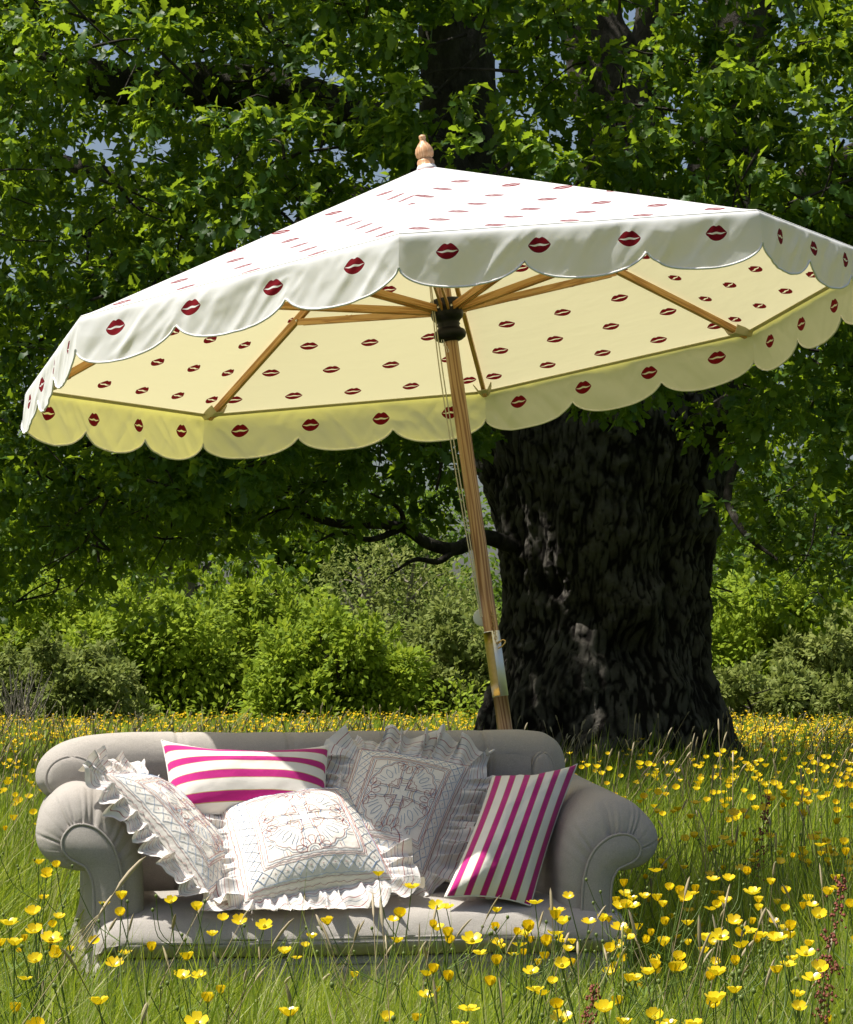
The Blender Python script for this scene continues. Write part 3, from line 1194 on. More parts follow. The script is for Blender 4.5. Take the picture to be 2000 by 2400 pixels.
def rounded_extrude(outline, y0, y1, rf, rb, nseg=7, n=160, wgt=None, pleat=0, zfun=None, pl_amp=.006, inner=None):
    """outline (closed, in (a, z)) extruded along depth with quarter-round edges; wgt(a,z)->inset weight"""
    L = resample(smooth_path(np.vstack([outline, outline[0]]), 400)[:-1], n, True)
    if inner is not None:
        L = smooth_path(np.vstack([outline, outline[0]]), n + 1)[:-1]
        Li = smooth_path(np.vstack([inner, inner[0]]), n + 1)[:-1]
    t = np.roll(L, -1, 0) - np.roll(L, 1, 0)
    t /= np.linalg.norm(t, axis=1)[:, None]
    nn = np.stack([t[:, 1], -t[:, 0]], 1)
    area = .5 * np.sum(L[:, 0] * np.roll(L[:, 1], -1) - np.roll(L[:, 0], -1) * L[:, 1])
    if area < 0:
        nn = -nn
    w = np.ones(n) if wgt is None else np.array([wgt(a, z) for a, z in L])
    k = np.ones(9) / 9
    w = np.convolve(np.r_[w[-4:], w, w[:4]], k, 'valid')
    if inner is not None:
        w = np.clip(np.linalg.norm(L - Li, axis=1) / rf, 0, 1)
    rings, ph = [], []
    for i in range(nseg + 1):
        f = i / nseg * PI / 2
        ins = (Li - L) * (1 - math.sin(f)) if inner is not None else -nn * (rf * w * (1 - math.sin(f)))[:, None]
        rings.append((L + ins, y0 + rf * (1 - math.cos(f)) * w, math.cos(f)))
    for f in np.linspace(.04, .96, 12):
        rings.append((L, np.full(n, y0 + rf + (y1 - rb - y0 - rf) * f), 0))
    for i in range(nseg + 1):
        f = (1 - i / nseg) * PI / 2
        rings.append((L - nn * (rb * (1 - math.sin(f))), np.full(n, y1 - rb * (1 - math.cos(f))), 0))
    V = []
    sidx = np.arange(n)
    g = (1 - (1 - np.abs(np.sin(sidx / n * PI * pleat + 1.6 * np.sin(sidx * .11) + .8 * np.sin(sidx * .37))) ** .5) * (.65 + .5 * np.sin(sidx * .21 + 1))) if pleat else None
    for (P, yy, c) in rings:
        Q = np.stack([P[:, 0], yy, P[:, 1]], 1)
        if pleat:
            amp = pl_amp * w * (c ** .8) * (1.0 if c else 0)
            amp = amp * np.clip(w * 1.2 - .2, 0, 1)
            Q[:, 0] += nn[:, 0] * amp * (g - 1) * (1 - c * .5)
            Q[:, 2] += nn[:, 1] * amp * (g - 1) * (1 - c * .5)
            Q[:, 1] -= amp * (g - 1) * c
        V.append(Q)
    nr = len(V)
    V = np.concatenate(V)
    F = grid_faces(nr, n, False, True).tolist()
    if area > 0:
        pass
    c1 = tessellate_polygon([[Vector((p[0], p[1], 0)) for p in rings[0][0]]])
    F += [list(x) for x in c1]
    c2 = tessellate_polygon([[Vector((p[0], p[1], 0)) for p in rings[-1][0]]])
    F += [[i + (nr - 1) * n for i in x] for x in c2]
    if zfun is not None:
        V = zfun(V)
    V = V + .0035 * np.stack([fbm(V * 9 + k * 7, 2, 30 + k) for k in range(3)], 1)
    return V, F, rings[0][0], nn, w


def fix_normals(o):
    bm = bmesh.new()
    bm.from_mesh(o.data)
    bmesh.ops.recalc_face_normals(bm, faces=bm.faces)
    bm.to_mesh(o.data)
    bm.free()


ARM = [(0, .08), (0, .30), (0, .46), (.008, .575), (.045, .675), (.110, .735), (.175, .755), (.240, .740), (.290, .695), (.313, .635), (.300, .575), (.258, .535), (.205, .520), (.163, .512), (.149, .46), (.146, .3), (.146, .08), (.07, .07)]


FACE = [(.055, .08), (.056, .30), (.060, .44), (.070, .52), (.092, .585), (.130, .630), (.170, .648), (.205, .645), (.228, .625), (.238, .600), (.232, .572), (.215, .552), (.190, .538), (.165, .520), (.147, .46), (.1455, .3), (.1455, .08), (.1, .07)]


def make_arm(left, dz, rise):
    ar = MB()

    def zf(V):
        V = V.copy()
        k = np.clip((V[:, 2] - .40) / .3, 0, 1)
        V[:, 0] -= .035 * np.clip((V[:, 0] - .12) / .15, 0, 1) * np.clip(V[:, 1] / .8, 0, 1)
        V[:, 2] += k * (dz + rise * np.clip(V[:, 1] / .8, 0, 1))
        if left:
            V[:, 0] = .315 - V[:, 0]
        else:
            V[:, 0] = SW - .315 + V[:, 0]
        return V
    V, F, L0, nn, w = rounded_extrude(np.array(ARM), .06, .86, .105, .03, 9, 300, None, 30, zf, .010, np.array(FACE))
    ar.add(V, F)
    o = ar.build('armrest', M_linen, sofa)
    fix_normals(o)
    # front facing, slightly domed, edged with piping
    Q = np.stack([L0[:, 0], np.full(len(L0), .052), L0[:, 1]], 1)
    n = len(Q)
    cen = []
    Vf = [zf(Q + np.array([0, .012, 0])), zf(Q)]
    Qi = Q.copy()
    cq = np.roll(Q, -2, 0) - np.roll(Q, 2, 0)
    cq /= np.linalg.norm(cq, axis=1)[:, None] + 1e-9
    fn = np.stack([cq[:, 2], cq[:, 0] * 0, -cq[:, 0]], 1)
    if np.mean(np.sum(fn * (Q - Q.mean(0)), 1)) < 0:
        fn = -fn
    Qi -= fn * .007
    Qi[:, 1] -= .008
    Vf.append(zf(Qi))
    F = grid_faces(3, n, False, True).tolist()
    F += [[i + 2 * n for i in x] for x in tessellate_polygon([[Vector((p[0], p[2], 0)) for p in Qi]])]
    fp = MB().add(np.concatenate(Vf), F).build('front_panel', M_linen, o)
    fix_normals(fp)
    sel = [i for i in range(n) if L0[i, 1] > .14]
    # piping follows the facing from the inner foot over the scroll
    runs = np.array([Q[i] for i in sel])
    st = int(np.argmin(np.abs(runs[:, 0] - L0[:, 0].min()) + np.abs(runs[:, 2] - .16)))
    runs = np.roll(runs, -st, 0)
    if runs[3, 2] < runs[0, 2]:
        runs = np.roll(runs[::-1], 1, 0)
    m = int(len(runs) * .93)
    pp = zf(runs[:m] + np.array([0, -.004, 0]))
    MB().tube(pp, .0045, 6).build('piping', M_linen, o)


make_arm(True, 0.0, .0)
make_arm(False, -.055, .075)

# back
BK = [(1.70, .08), (1.70, .45), (1.700, .66), (1.735, .705), (1.765, .77), (1.758, .835), (1.715, .885), (1.62, .902), (1.2, .900), (.8, .897), (.45, .898), (.26, .892), (.14, .868), (.070, .820), (.050, .760),
      (.075, .712), (.125, .690), (.175, .675), (.195, .63), (.195, .4), (.195, .08), (.9, .07)]


def zf_back(V):
    V = V.copy()
    V[:, 0] = .027 + (V[:, 0] - .05) * .97
    # the lower back sits behind the rolled top
    k = np.clip((.74 - V[:, 2]) / .12, 0, 1)
    fr = np.clip((.80 - V[:, 1]) / .2, 0, 1)
    V[:, 1] += .055 * k * fr
    # vertical tucked channels
    e = V[:, 0]
    ch = 0
    for c in (.46, .80, 1.10, 1.42):
        ch = ch + np.exp(-((e - c) / .0055) ** 2) + .55 * np.exp(-((e - c - .018) / .005) ** 2)
    V[:, 1] += .010 * ch * fr
    V[:, 2] -= .006 * ch * np.clip((V[:, 2] - .84) / .05, 0, 1)
    return V


def densify(P, n):
    return resample(np.vstack([P, P[0]]), n)[:-1]


V, F, L0, nn, w = rounded_extrude(densify(smooth_path(np.vstack([BK, BK[0]]), 500), 300), .62, .87, .085, .08, 8, 620, None, 0, zf_back)
bk = MB().add(V, F).build('backrest', M_linen, sofa)
fix_normals(bk)
# fill the front of the back with a dense grid so that the channels read
ex = np.linspace(.27, 1.63, 320)
ez = np.linspace(.16, .83, 60)
EX, EZ = np.meshgrid(ex, ez, indexing='ij')
V = np.stack([EX, np.full(EX.shape, .6165), EZ], -1).reshape(-1, 3)
V = zf_back(V)
V[:, 1] -= .012 * np.clip(1 - ((V[:, 2] - .80) / .06) ** 2, 0, 1)
V[:, 1] -= .010 * np.abs(np.sin((V[:, 0] - .46) / .32 * PI)) ** .5
inside_panel = MB().add(V, grid_faces(len(ex), len(ez))).build('padding', M_linen, bk)


def scroll_disc(ec, zc, ra, rb, dpt):
    ec = .027 + (ec - .05) * .97
    th = np.linspace(0, 2 * PI, 40, endpoint=False)
    rings = []
    for f, dy in ((1.0, .02), (1.0, .0), (.93, -.010), (.75, -.016), (.4, -.019), (.02, -.020)):
        rings.append(np.stack([ec + ra * f * np.cos(th), np.full(40, dpt + dy), zc + rb * f * np.sin(th)], 1))
    m = MB().add(np.concatenate(rings), grid_faces(len(rings), 40, False, True))
    o = m.build('scroll_panel', M_linen, bk)
    fix_normals(o)
    e = rings[1] + np.array([0, -.002, 0])
    e = np.vstack([e, e[:2]])
    MB().tube(e, .0060, 6, False).build('piping', M_linen, bk)


scroll_disc(.158, .762, .078, .066, .612)
scroll_disc(1.672, .768, .036, .066, .612)

# seat cushion (reaches in front of the arms) and base
ct = [(.0, .285), (.004, .34), (.03, .385), (.10, .398), (.4, .404), (.9, .408), (1.3, .404), (1.5, .396), (1.56, .378), (1.575, .33), (1.57, .285), (1.5, .272), (.8, .270), (.08, .272)]


def zf_seat(V):
    V = V.copy()
    e = V[:, 0]
    V[:, 2] += .010 * np.sin(e / 1.575 * PI) * (V[:, 2] > .33) - .01 * np.exp(-((e - .55) / .12) ** 2) * (V[:, 2] > .34)
    k_ = np.clip((V[:, 2] - .29) / .1, 0, 1)
    V[:, 2] += .012 * k_ - .060 * k_ * np.clip(1 - (V[:, 1] + .035) / .26, 0, 1) ** 2
    V[:, 0] = V[:, 0] * .990 + .172
    return V


V, F, *_ = rounded_extrude(np.array(ct), -.035, .64, .060, .03, 8, 260, None, 0, zf_seat)
fix_normals(MB().add(V, F).build('seat_cushion', M_linen, sofa))
bs = [(.0, .07), (.0, .18), (.004, .255), (.03, .268), (.8, .268), (1.54, .268), (1.575, .255), (1.58, .18), (1.58, .07), (.8, .065)]


def zf_base(V):
    V = V.copy()
    V[:, 0] = V[:, 0] * .990 + .168
    return V


V, F, *_ = rounded_extrude(densify(np.array(bs, float), 60), .0, .80, .022, .02, 5, 200, None, 0, zf_base)
fix_normals(MB().add(V, F).build('base', M_linen, sofa))
for e_, d_ in ((.24, .10), (1.62, .10), (.24, .74), (1.62, .74)):
    MB().lathe([(.018, -.02), (.026, .05), (.030, .085)], 16, (e_, d_, 0)).build('leg', M_fleg, sofa)


# ------------------------------------------------------------------ cushions
class Pillow:
    """a cushion spanned between four world corners TL, TR, BR, BL; its plump side faces the normal side"""

    def __init__(s, TL, TR, BR, BL, thick, sag=.0, waist=.05, seed=1, wr=.006, towards=(0, -1, .3)):
        s.c = [np.asarray(p, float) for p in (TL, TR, BR, BL)]
        s.t = thick
        n = np.cross(s.c[1] - s.c[3], s.c[0] - s.c[2])
        n /= np.linalg.norm(n)
        if n @ np.array(towards, float) < 0:
            n = -n
        s.nrm = n
        s.sag = sag
        s.waist = waist
        s.seed = seed
        s.wr = wr

    def base(s, u, v):
        u = np.asarray(u, float)
        v = np.asarray(v, float)
        uu = u * (1 - s.waist * (1 - v * v))
        vv = v * (1 - s.waist * (1 - u * u))
        vv = np.where(v > 0, vv - s.sag * v * (1 - u * u), vv)
        a = ((uu + 1) / 2)[..., None]
        b = ((vv + 1) / 2)[..., None]
        TL, TR, BR, BL = s.c
        return (BL * (1 - a) + BR * a) * (1 - b) + (TL * (1 - a) + TR * a) * b

    def P(s, u, v, side=1, off=0.0):
        u = np.asarray(u, float)
        v = np.asarray(v, float)
        B = s.base(u, v)
        q = np.clip((1 - np.abs(u) ** 2.4), 0, 1) ** .55 * np.clip((1 - np.abs(v) ** 2.4), 0, 1) ** .55
        h = s.t * .5 * q
        w = s.wr * (fbm(np.stack([u * 2.2, v * 2.2, u * 0 + s.seed], -1), 3, s.seed) + .7 * (ridged(np.stack([u * 1.6 + v, v * 1.6, u * 0 + s.seed], -1), 2, s.seed) - .6))
        edge = np.clip(q * 3, 0, 1)
        return B + s.nrm * ((h * (1.25 if side > 0 else .75) * side + w * edge + off)[..., None])

    def build(s, name, label, cat, mat, group=None, uvf=None, N=64):
        u = np.linspace(-1, 1, N)
        U, Vv = np.meshgrid(u, u, indexing='ij')
        r = MB()
        for side in (1, -1):
            P = s.P(U, Vv, side).reshape(-1, 3)
            uv = (np.stack(uvf(U, Vv), -1).reshape(-1, 2) if uvf else None)
            r.add(P, grid_faces(N, N), uv)
        s.org = s.base(np.array(0.), np.array(-1.))
        for k in range(len(r.V)):
            r.V[k] = r.V[k] - s.org
        o = r.build(name, mat)
        o.location = tuple(s.org)
        fix_normals(o)
        tag(o, label, cat, group)
        s.o = o
        # seam cord round the edge
        t = np.linspace(-1, 1, 40)
        loop = np.concatenate([s.base(t, t * 0 + 1), s.base(t * 0 + 1, -t)[1:], s.base(-t, t * 0 - 1)[1:], s.base(t * 0 - 1, t)[1:]]) - s.org
        s.loop = loop
        return o


def stripes(n, horizontal, shift=0.0):
    return (lambda U, V: (U * .25, (V + 1) / 2 * n + shift)) if horizontal else (lambda U, V: (V * .25, (U + 1) / 2 * n + shift))


pA = Pillow(UP(331, 1518, 8.40), UP(675, 1528, 8.50), UP(668, 1668, 8.34), UP(352, 1672, 8.26), .13, .34, .03, 4, .004)
oA = pA.build('striped_cushion', 'low oblong cushion with magenta stripes running across, leaning on the sofa back', 'cushion', M_stripe, 'cushions on the sofa', stripes(4.05, True, .02))
pB = Pillow(UP(1012, 1591, 8.48), UP(1184, 1567, 8.56), UP(1088, 1858, 8.16), UP(912, 1840, 8.08), .19, .10, .07, 6, .011)
oB = pB.build('striped_cushion', 'cushion with upright magenta stripes standing by the shaded arm', 'cushion', M_stripe, 'cushions on the sofa', stripes(5.6, False, .14))
for p in (pA, pB):
    MB().tube(p.loop, .0025, 5, False).build('seam', M_cotton, p.o)

pC = Pillow(UP(736, 1536, 8.58), UP(964, 1572, 8.62), UP(868, 1803, 8.28), UP(655, 1760, 8.20), .14, .0, .03, 8, .006)
pC.build('embroidered_cushion', 'frilled white embroidered cushion in shade against the sofa back', 'cushion', M_cotton, 'cushions on the sofa')
pD = Pillow(UP(455, 1662, 8.30), UP(712, 1618, 8.42), UP(806, 1802, 8.12), UP(502, 1850, 7.97), .17, .0, .02, 10, .006)
pD.build('embroidered_cushion', 'frilled white embroidered cushion lying sunlit in the middle of the seat', 'cushion', M_cotton, 'cushions on the sofa')
pE = Pillow(UP(212, 1586, 8.00), UP(300, 1590, 8.36), UP(500, 1800, 8.34), UP(425, 1842, 7.95), .13, .0, .03, 12, .006, towards=(1, -.6, .8))
pE.build('embroidered_cushion', 'frilled white embroidered cushion propped on the sunlit left arm', 'cushion', M_cotton, 'cushions on the sofa')


def motif_curves():
    """embroidery as polylines in cushion coordinates (-1..1)"""
    Rr, Bb, Oo = [], [], []

    def sq(k, n=26):
        t = np.linspace(-k, k, n)
        return np.concatenate([np.stack([t, t * 0 + k], 1), np.stack([t * 0 + k, -t], 1)[1:], np.stack([-t, t * 0 - k], 1)[1:], np.stack([t * 0 - k, t], 1)[1:]])
    for k in (.95, .70):
        Rr.append(sq(k))
    for k in (.925, .67):
        Bb.append(sq(k))
    Rr.append(sq(.725))
    for k in (.64,):
        Rr.append(sq(k))
    # lattice in the border band
    K = 11
    for side in range(4):
        c, s_ = [(1, 0), (0, 1), (-1, 0), (0, -1)][side]
        R2 = np.array([[c, -s_], [s_, c]])
        w = 2 * .90 / K
        for i in range(K):
            x0 = -.90 + w * i
            for (a, b) in ((.735, .90), (.90, .735)):
                L = np.array([[x0, a], [x0 + w / 2, (a + b) / 2], [x0 + w, b]])
                (Bb).append(L @ R2.T)
            xc = x0 + w / 2
            r = .011
            for dy in (.05, -.05, 0):
                pass
            d = np.array([[xc + w / 2 - r, .8175], [xc + w / 2, .8175 + r], [xc + w / 2 + r, .8175], [xc + w / 2, .8175 - r], [xc + w / 2 - r, .8175]])
            Rr.append(d @ R2.T)
        # outer wave
        t = np.linspace(-.97, .97, 90)
        Rr.append(np.stack([t, .985 + .010 * np.abs(np.sin(t * 30))], 1) @ R2.T)
    # four fans pointing to the centre, in the corners
    for q in range(4):
        a = PI / 4 + q * PI / 2
        d = np.array([math.cos(a), math.sin(a)])
        nrm = np.array([-d[1], d[0]])

        def F(r, off):
            return d * r + nrm * off
        top = []
        for t in np.linspace(-1, 1, 61):
            ang = t * .56
            rad = .60 + .045 * abs(math.sin((t + 1) / 2 * PI * 3)) - .03 * abs(t) ** 3
            top.append(F(.13 + rad * math.cos(ang) - .13, rad * math.sin(ang)))
        base = resample(np.array([F(.13, 0)] + top + [F(.13, 0)]), 110)[:-1]
        tg_ = np.roll(base, -2, 0) - np.roll(base, 2, 0)
        tg_ /= np.linalg.norm(tg_, axis=1)[:, None] + 1e-9
        on = np.stack([tg_[:, 1], -tg_[:, 0]], 1)
        if np.mean(np.sum(on * (base - d * .45), 1)) < 0:
            on = -on
        for dl, col in ((0, Rr), (.030, Bb)):
            e_ = base + on * dl
            if dl:
                e_[0] = F(.13 - dl * 1.9, 0)
            e_ = np.vstack([e_, e_[:1]])
            col.append(e_)
        # small crown inside the fan
        cr = []
        for t in np.linspace(-1, 1, 41):
            rad = .26 + .035 * abs(math.sin((t + 1) / 2 * PI * 3.999))
            cr.append(F(rad * math.cos(t * .52), rad * math.sin(t * .52)))
        Rr.append(np.array([F(.09, 0)] + cr + [F(.09, 0)]))
        Rr.append(np.array([F(.24, -.05), F(.14, 0), F(.24, .05)]))
        # leaf and strokes
        th = np.linspace(0, 2 * PI, 24)
        Bb.append(np.array([F(.46 + .105 * math.cos(x), .040 * math.sin(x) * (1 if True else 1)) for x in th]))
        for o_ in (-.11, -.17, .11, .17):
            Bb.append(np.array([F(.38, o_ * .80), F(.46, o_ * 1.02), F(.545, o_ * 1.25)]))
        # half flower on the middle of each side
        a = q * PI / 2
        d2 = np.array([math.cos(a), math.sin(a)])
        n2 = np.array([-d2[1], d2[0]])

        def G(r, ang, base=.635):
            return d2 * (base - r * math.cos(ang)) + n2 * r * math.sin(ang)
        for r, col in ((.035, Bb), (.065, Bb), (.10, Rr)):
            col.append(np.array([G(r, x) for x in np.linspace(-PI / 2, PI / 2, 16)]))
        for k in range(5):
            c = -PI / 2 + (k + .5) * PI / 5
            pet = []
            for x in np.linspace(-1, 1, 14):
                rr = .10 + .15 * (1 - x ** 4) ** .5 if abs(x) < 1 else .10
                pet.append(G(rr, c + x * PI / 10 * .98))
            Rr.append(np.array(pet))
            Bb.append(np.array([G(.14, c - .07), G(.18, c), G(.14, c + .07)]))
        for base_r, col in ((.285, Bb), (.325, Oo), (.37, Rr), (.415, Bb)):
            L = []
            for x in np.linspace(-PI / 2, PI / 2, 60):
                rr = base_r + (.03 - .04 * (base_r - .28)) * abs(math.sin((x + PI / 2) * 2.5)) ** .7 + .07 * math.cos(x) ** 6
                p = G(rr, x)
                # keep clear of the fans
                L.append(p)
            L = np.array(L)
            ang = np.arctan2(L @ n2, L @ d2)
            okk = (np.abs(ang) < .40) | (np.linalg.norm(L, axis=1) > .66)
            run = []
            for p, k_ in zip(L, okk):
                if k_ and max(abs(p[0]), abs(p[1])) < .635:
                    run.append(p)
                else:
                    if len(run) > 3:
                        col.append(np.array(run))
                    run = []
            if len(run) > 3:
                col.append(np.array(run))
    return Rr, Bb, Oo


MOT = motif_curves()


def embroider(p, tw=.0014):
    for curves, mat in zip(MOT, (M_thread_r, M_thread_b, M_thread_o)):
        r = MB()
        for c in curves:
            L = np.sum(np.linalg.norm(np.diff(c, axis=0), axis=1))
            n = max(3, int(L / .035))
            q = resample(c, n) + .004 * RNG.normal(size=(n, 2))
            q = np.clip(q, -.995, .995)
            W3 = p.P(q[:, 0], q[:, 1], 1, .0012) - p.org
            t = np.gradient(W3, axis=0)
            t /= np.linalg.norm(t, axis=1)[:, None] + 1e-9
            sd = np.cross(t, p.nrm)
            sd /= np.linalg.norm(sd, axis=1)[:, None] + 1e-9
            V = np.stack([W3 - sd * tw / 2, W3 + p.nrm * .0006, W3 + sd * tw / 2], 1).reshape(-1, 3)
            r.add(V, grid_faces(n, 3))
        o = r.build('embroidery', mat, p.o, smooth=False)
        tag(o, kind='stuff')


def frill(p, width, seed, gath=34, down=0.0, wfun=None):
    """a gathered frill round the edge of a cushion"""
    t = np.linspace(-1, 1, 150)
    E = []
    for (uf, vf) in ((lambda s: s, lambda s: s * 0 + 1), (lambda s: s * 0 + 1, lambda s: -s), (lambda s: -s, lambda s: s * 0 - 1), (lambda s: s * 0 - 1, lambda s: s)):
        E.append(np.stack([uf(t), vf(t)], 1)[:-1])
    E = np.concatenate(E)
    B = p.base(E[:, 0], E[:, 1])
    c = p.base(np.array(0.), np.array(0.))
    # outward directions, turned smoothly round the corners
    o = (B - c)
    bx = p.base(np.array(1.), np.array(0.)) - c
    by = p.base(np.array(0.), np.array(1.)) - c
    bx /= np.linalg.norm(bx)
    by /= np.linalg.norm(by)
    kx = np.sign(E[:, 0]) * np.clip((np.abs(E[:, 0]) - .78) / .22, 0, 1)
    ky = np.sign(E[:, 1]) * np.clip((np.abs(E[:, 1]) - .78) / .22, 0, 1)
    kx = np.where(np.abs(E[:, 0]) > .999, np.sign(E[:, 0]), kx)
    ky = np.where(np.abs(E[:, 1]) > .999, np.sign(E[:, 1]), ky)
    O = kx[:, None] * bx + ky[:, None] * by
    O /= np.linalg.norm(O, axis=1)[:, None]
    ds = np.r_[0, np.cumsum(np.linalg.norm(np.diff(B, axis=0), axis=1))]
    Tn = np.roll(B, -1, 0) - np.roll(B, 1, 0)
    Tn /= np.linalg.norm(Tn, axis=1)[:, None]
    m = 16
    nE = len(B)
    ph = 2 * PI * gath * ds / ds[-1] + 5.5 * fbm(np.stack([ds * 11, ds * 0, ds * 0 + seed], 1), 2, seed)
    big = fbm(np.stack([ds * 5, ds * 0 + 3, ds * 0 + seed], 1), 2, seed + 5)
    V, UVs = [], []
    for j in range(m):
        f = j / (m - 1)
        am = (.003 + .023 * f ** .8) * (1 + .5 * big)
        wloc = width * (1 + .22 * big) * f * .86
        if wfun is not None:
            wloc = wloc * wfun(E[:, 0], E[:, 1])
        nz1 = fbm(np.stack([ds * 8, ds * 0 + 1, ds * 0 + seed], 1), 2, seed + 9)
        nz2 = fbm(np.stack([ds * 34, ds * 0 + f * 2.2, ds * 0 + seed], 1), 2, seed + 19)
        nz3 = fbm(np.stack([ds * 16, ds * 0 + f * 1.5 + 7, ds * 0 + seed], 1), 2, seed + 29)
        h = am * (np.sin(ph) * (.75 + .8 * nz1) + .45 * np.sin(2.3 * ph + 1.3 + seed)) + .04 * f * f * big + .026 * f ** .7 * nz2
        cnr = np.clip((np.minimum(np.abs(E[:, 0]), np.abs(E[:, 1])) - .7) / .3, 0, 1)
        wloc = wloc * (1 - .30 * cnr) * (1 + .30 * nz3) + .010 * f * nz2
        sdw = am * .50 * np.cos(ph + .6) * (.5 + f)
        Q = B + O * (wloc + .010 * f * np.sin(ph * .5 + 2))[:, None] + p.nrm * h[:, None] + Tn * sdw[:, None]
        Q[:, 2] -= down * f * f * width
        V.append(Q)
        UVs.append(np.stack([ds * 1.0, np.full(nE, f)], 1))
    V = np.concatenate(V)
    zmin = .405
    # rest on the seat instead of passing through it
    over = (V - FL) @ DV < .62
    V[:, 2] = np.where(over & (V[:, 2] < zmin), zmin + .15 * np.abs(V[:, 2] - zmin), V[:, 2])
    F = grid_faces(m, nE, False, True)
    r = MB().add(V - p.org, F, np.concatenate(UVs))
    o = r.build('frill', M_frill, p.o)
    return o


for p, w_, sd_ in ((pC, .112, 3), (pD, .108, 5), (pE, .10, 9)):
    embroider(p)
    frill(p, w_, sd_, 30)

# ------------------------------------------------------------------ parasol
UR = Matrix(((0.99031737, -0.0303028, -0.13547412), (0.03923546, 0.9971937, 0.06375974), (0.13316184, -0.06845776, 0.98872719)))
URn = np.array(UR)
UBASE = np.array([0.38421, 9.16461, 0.0])
A0 = math.radians(217.178)
RAD, ZR, ZA = 1.46, 2.2840, 2.8423
par = empty('parasol', tuple(UBASE))
par.matrix_world = Matrix.Translation(Vector(UBASE)) @ UR.to_4x4()
tag(par, 'white octagonal parasol with red lip prints and scalloped edge leaning on a wooden pole', 'parasol')
DOWN = URn.T @ np.array([0, 0, -1.0])


def corner(i, r=RAD, z=ZR):
    a = A0 + i * PI / 4
    return np.array([r * math.cos(a), r * math.sin(a), z])


APX = np.array([0, 0, ZA])
SIDE = 2 * RAD * math.sin(PI / 8)
APO = RAD * math.cos(PI / 8)
SL = math.hypot(APO, ZA - ZR)
for i in range(8):
    Ca, Cb = corner(i), corner(i + 1)
    N = 44
    rr = np.linspace(.022, 1, N)
    ss = np.linspace(-1, 1, N)
    Rg, Sg = np.meshgrid(rr, ss, indexing='ij')
    mid_ = (Ca + Cb) / 2
    half = (Cb - Ca) / 2
    P = APX + Rg[..., None] * ((mid_ - APX) + Sg[..., None] * half)
    nrm = np.cross(Cb - APX, Ca - APX)
    nrm /= np.linalg.norm(nrm)
    if nrm[2] < 0:
        nrm = -nrm
    sag = -.016 * (1 - Sg ** 2) * np.sin(np.clip(Rg, 0, 1) * PI * .9) + .004 * np.exp(-((Rg - 1) / .02) ** 2)
    # faint tension ripples fanning from the rim corners
    rip = .0035 * fbm(np.stack([P[..., 0] * 3 + i, P[..., 1] * 3, P[..., 2] * 9], -1), 3, 40 + i) * (1 - Sg ** 4) * np.sin(Rg * PI * .97)
    P = P + nrm * (sag + rip)[..., None]
    UVp = np.stack([Sg * SIDE / 2 * Rg, (1 - Rg) * SL], -1)
    o = MB().add(P.reshape(-1, 3), grid_faces(N, N), UVp.reshape(-1, 2)).build('canopy_panel', M_canvas, par)
    # seam tape inside the rim
    fwd = half / np.linalg.norm(half)
    inn = (APX - mid_) / np.linalg.norm(APX - mid_)
    t0 = Ca + inn * .002 - nrm * .004 + fwd * .03
    t1 = Cb + inn * .002 - nrm * .004 - fwd * .03
    V = np.array([t0, t1, t1 + inn * .016, t0 + inn * .016, t0 - nrm * .003, t1 - nrm * .003, t1 + inn * .016 - nrm * .003, t0 + inn * .016 - nrm * .003])
    MB().add(V, [[0, 1, 2, 3], [7, 6, 5, 4], [0, 4, 5, 1], [1, 5, 6, 2], [2, 6, 7, 3], [3, 7, 4, 0]]).build('seam_tape', M_tape, o, False)
    # valance
    NU, NVv = 150, 26
    u = np.linspace(-1, 1, NU)
    cell = (u + 1) / 2 * 3
    f = cell - np.floor(np.clip(cell, 0, 2.9999))
    dep = .102 + .068 * np.clip(1 - np.abs(2 * f - 1) ** 2.3, 0, 1) ** .62
    tt = np.linspace(0, 1, NVv)
    U, Tt = np.meshgrid(u, tt, indexing='ij')
    D = dep[:, None] * Tt
    outw = np.array([mid_[0], mid_[1], 0])
    outw /= np.linalg.norm(outw)
    B = mid_ + U[..., None] * half
    ca, cb = Ca * np.array([1, 1, 0]), Cb * np.array([1, 1, 0])
    ca /= np.linalg.norm(ca)
    cb /= np.linalg.norm(cb)
    kk = (U + 1) / 2
    od = ca * (1 - kk)[..., None] ** 1 + cb * kk[..., None]
    od /= np.linalg.norm(od, axis=-1)[..., None]
    sl_ = U * SIDE / 2
    nv = np.stack([sl_ * 6.5 + D * 5 + i * 13, D * 2.6, sl_ * 0 + i * 5], -1)
    big = .010 * fbm(nv * .7, 2, 50 + i)
    cre = .022 * (ridged(nv * 1.3 + .4 * fbm(nv, 2, 9)[..., None], 2, 60 + i) - .62) + .006 * (ridged(nv * 3.1 + 2, 2, 70 + i) - .6)
    flare = (np.abs(f - .5)[:, None] * 0 + .010) * Tt
    amp = np.clip(Tt * 3, 0, 1) * (1 - np.abs(U) ** 14)
    roll = .016 * (1 - np.exp(-D / .010))
    slope = od * .90 + np.array([0, 0, -.40])
    crn = -.006 * np.abs(U) ** 26 * np.clip(Tt * 4, 0, 1)
    P = B + slope * roll[..., None] + od * crn[..., None] + DOWN * (D - roll * .5)[..., None] + od * (flare + amp * (big + cre) + .0025)[..., None]
    UVv = np.stack([U * SIDE / 2, -D], -1)
    vo_ = MB().add(P.reshape(-1, 3), grid_faces(NU, NVv), UVv.reshape(-1, 2)).build('valance', M_valance, par)
    MB().tube(P[:, -1, :], .0036, 5).build('hem', M_hem, vo_)
    # seam cord on top of the rim
    MB().tube(np.stack([B[:, 0] + nrm * .002], 0)[0], .0022, 5).build('rim_seam', M_hem, o)


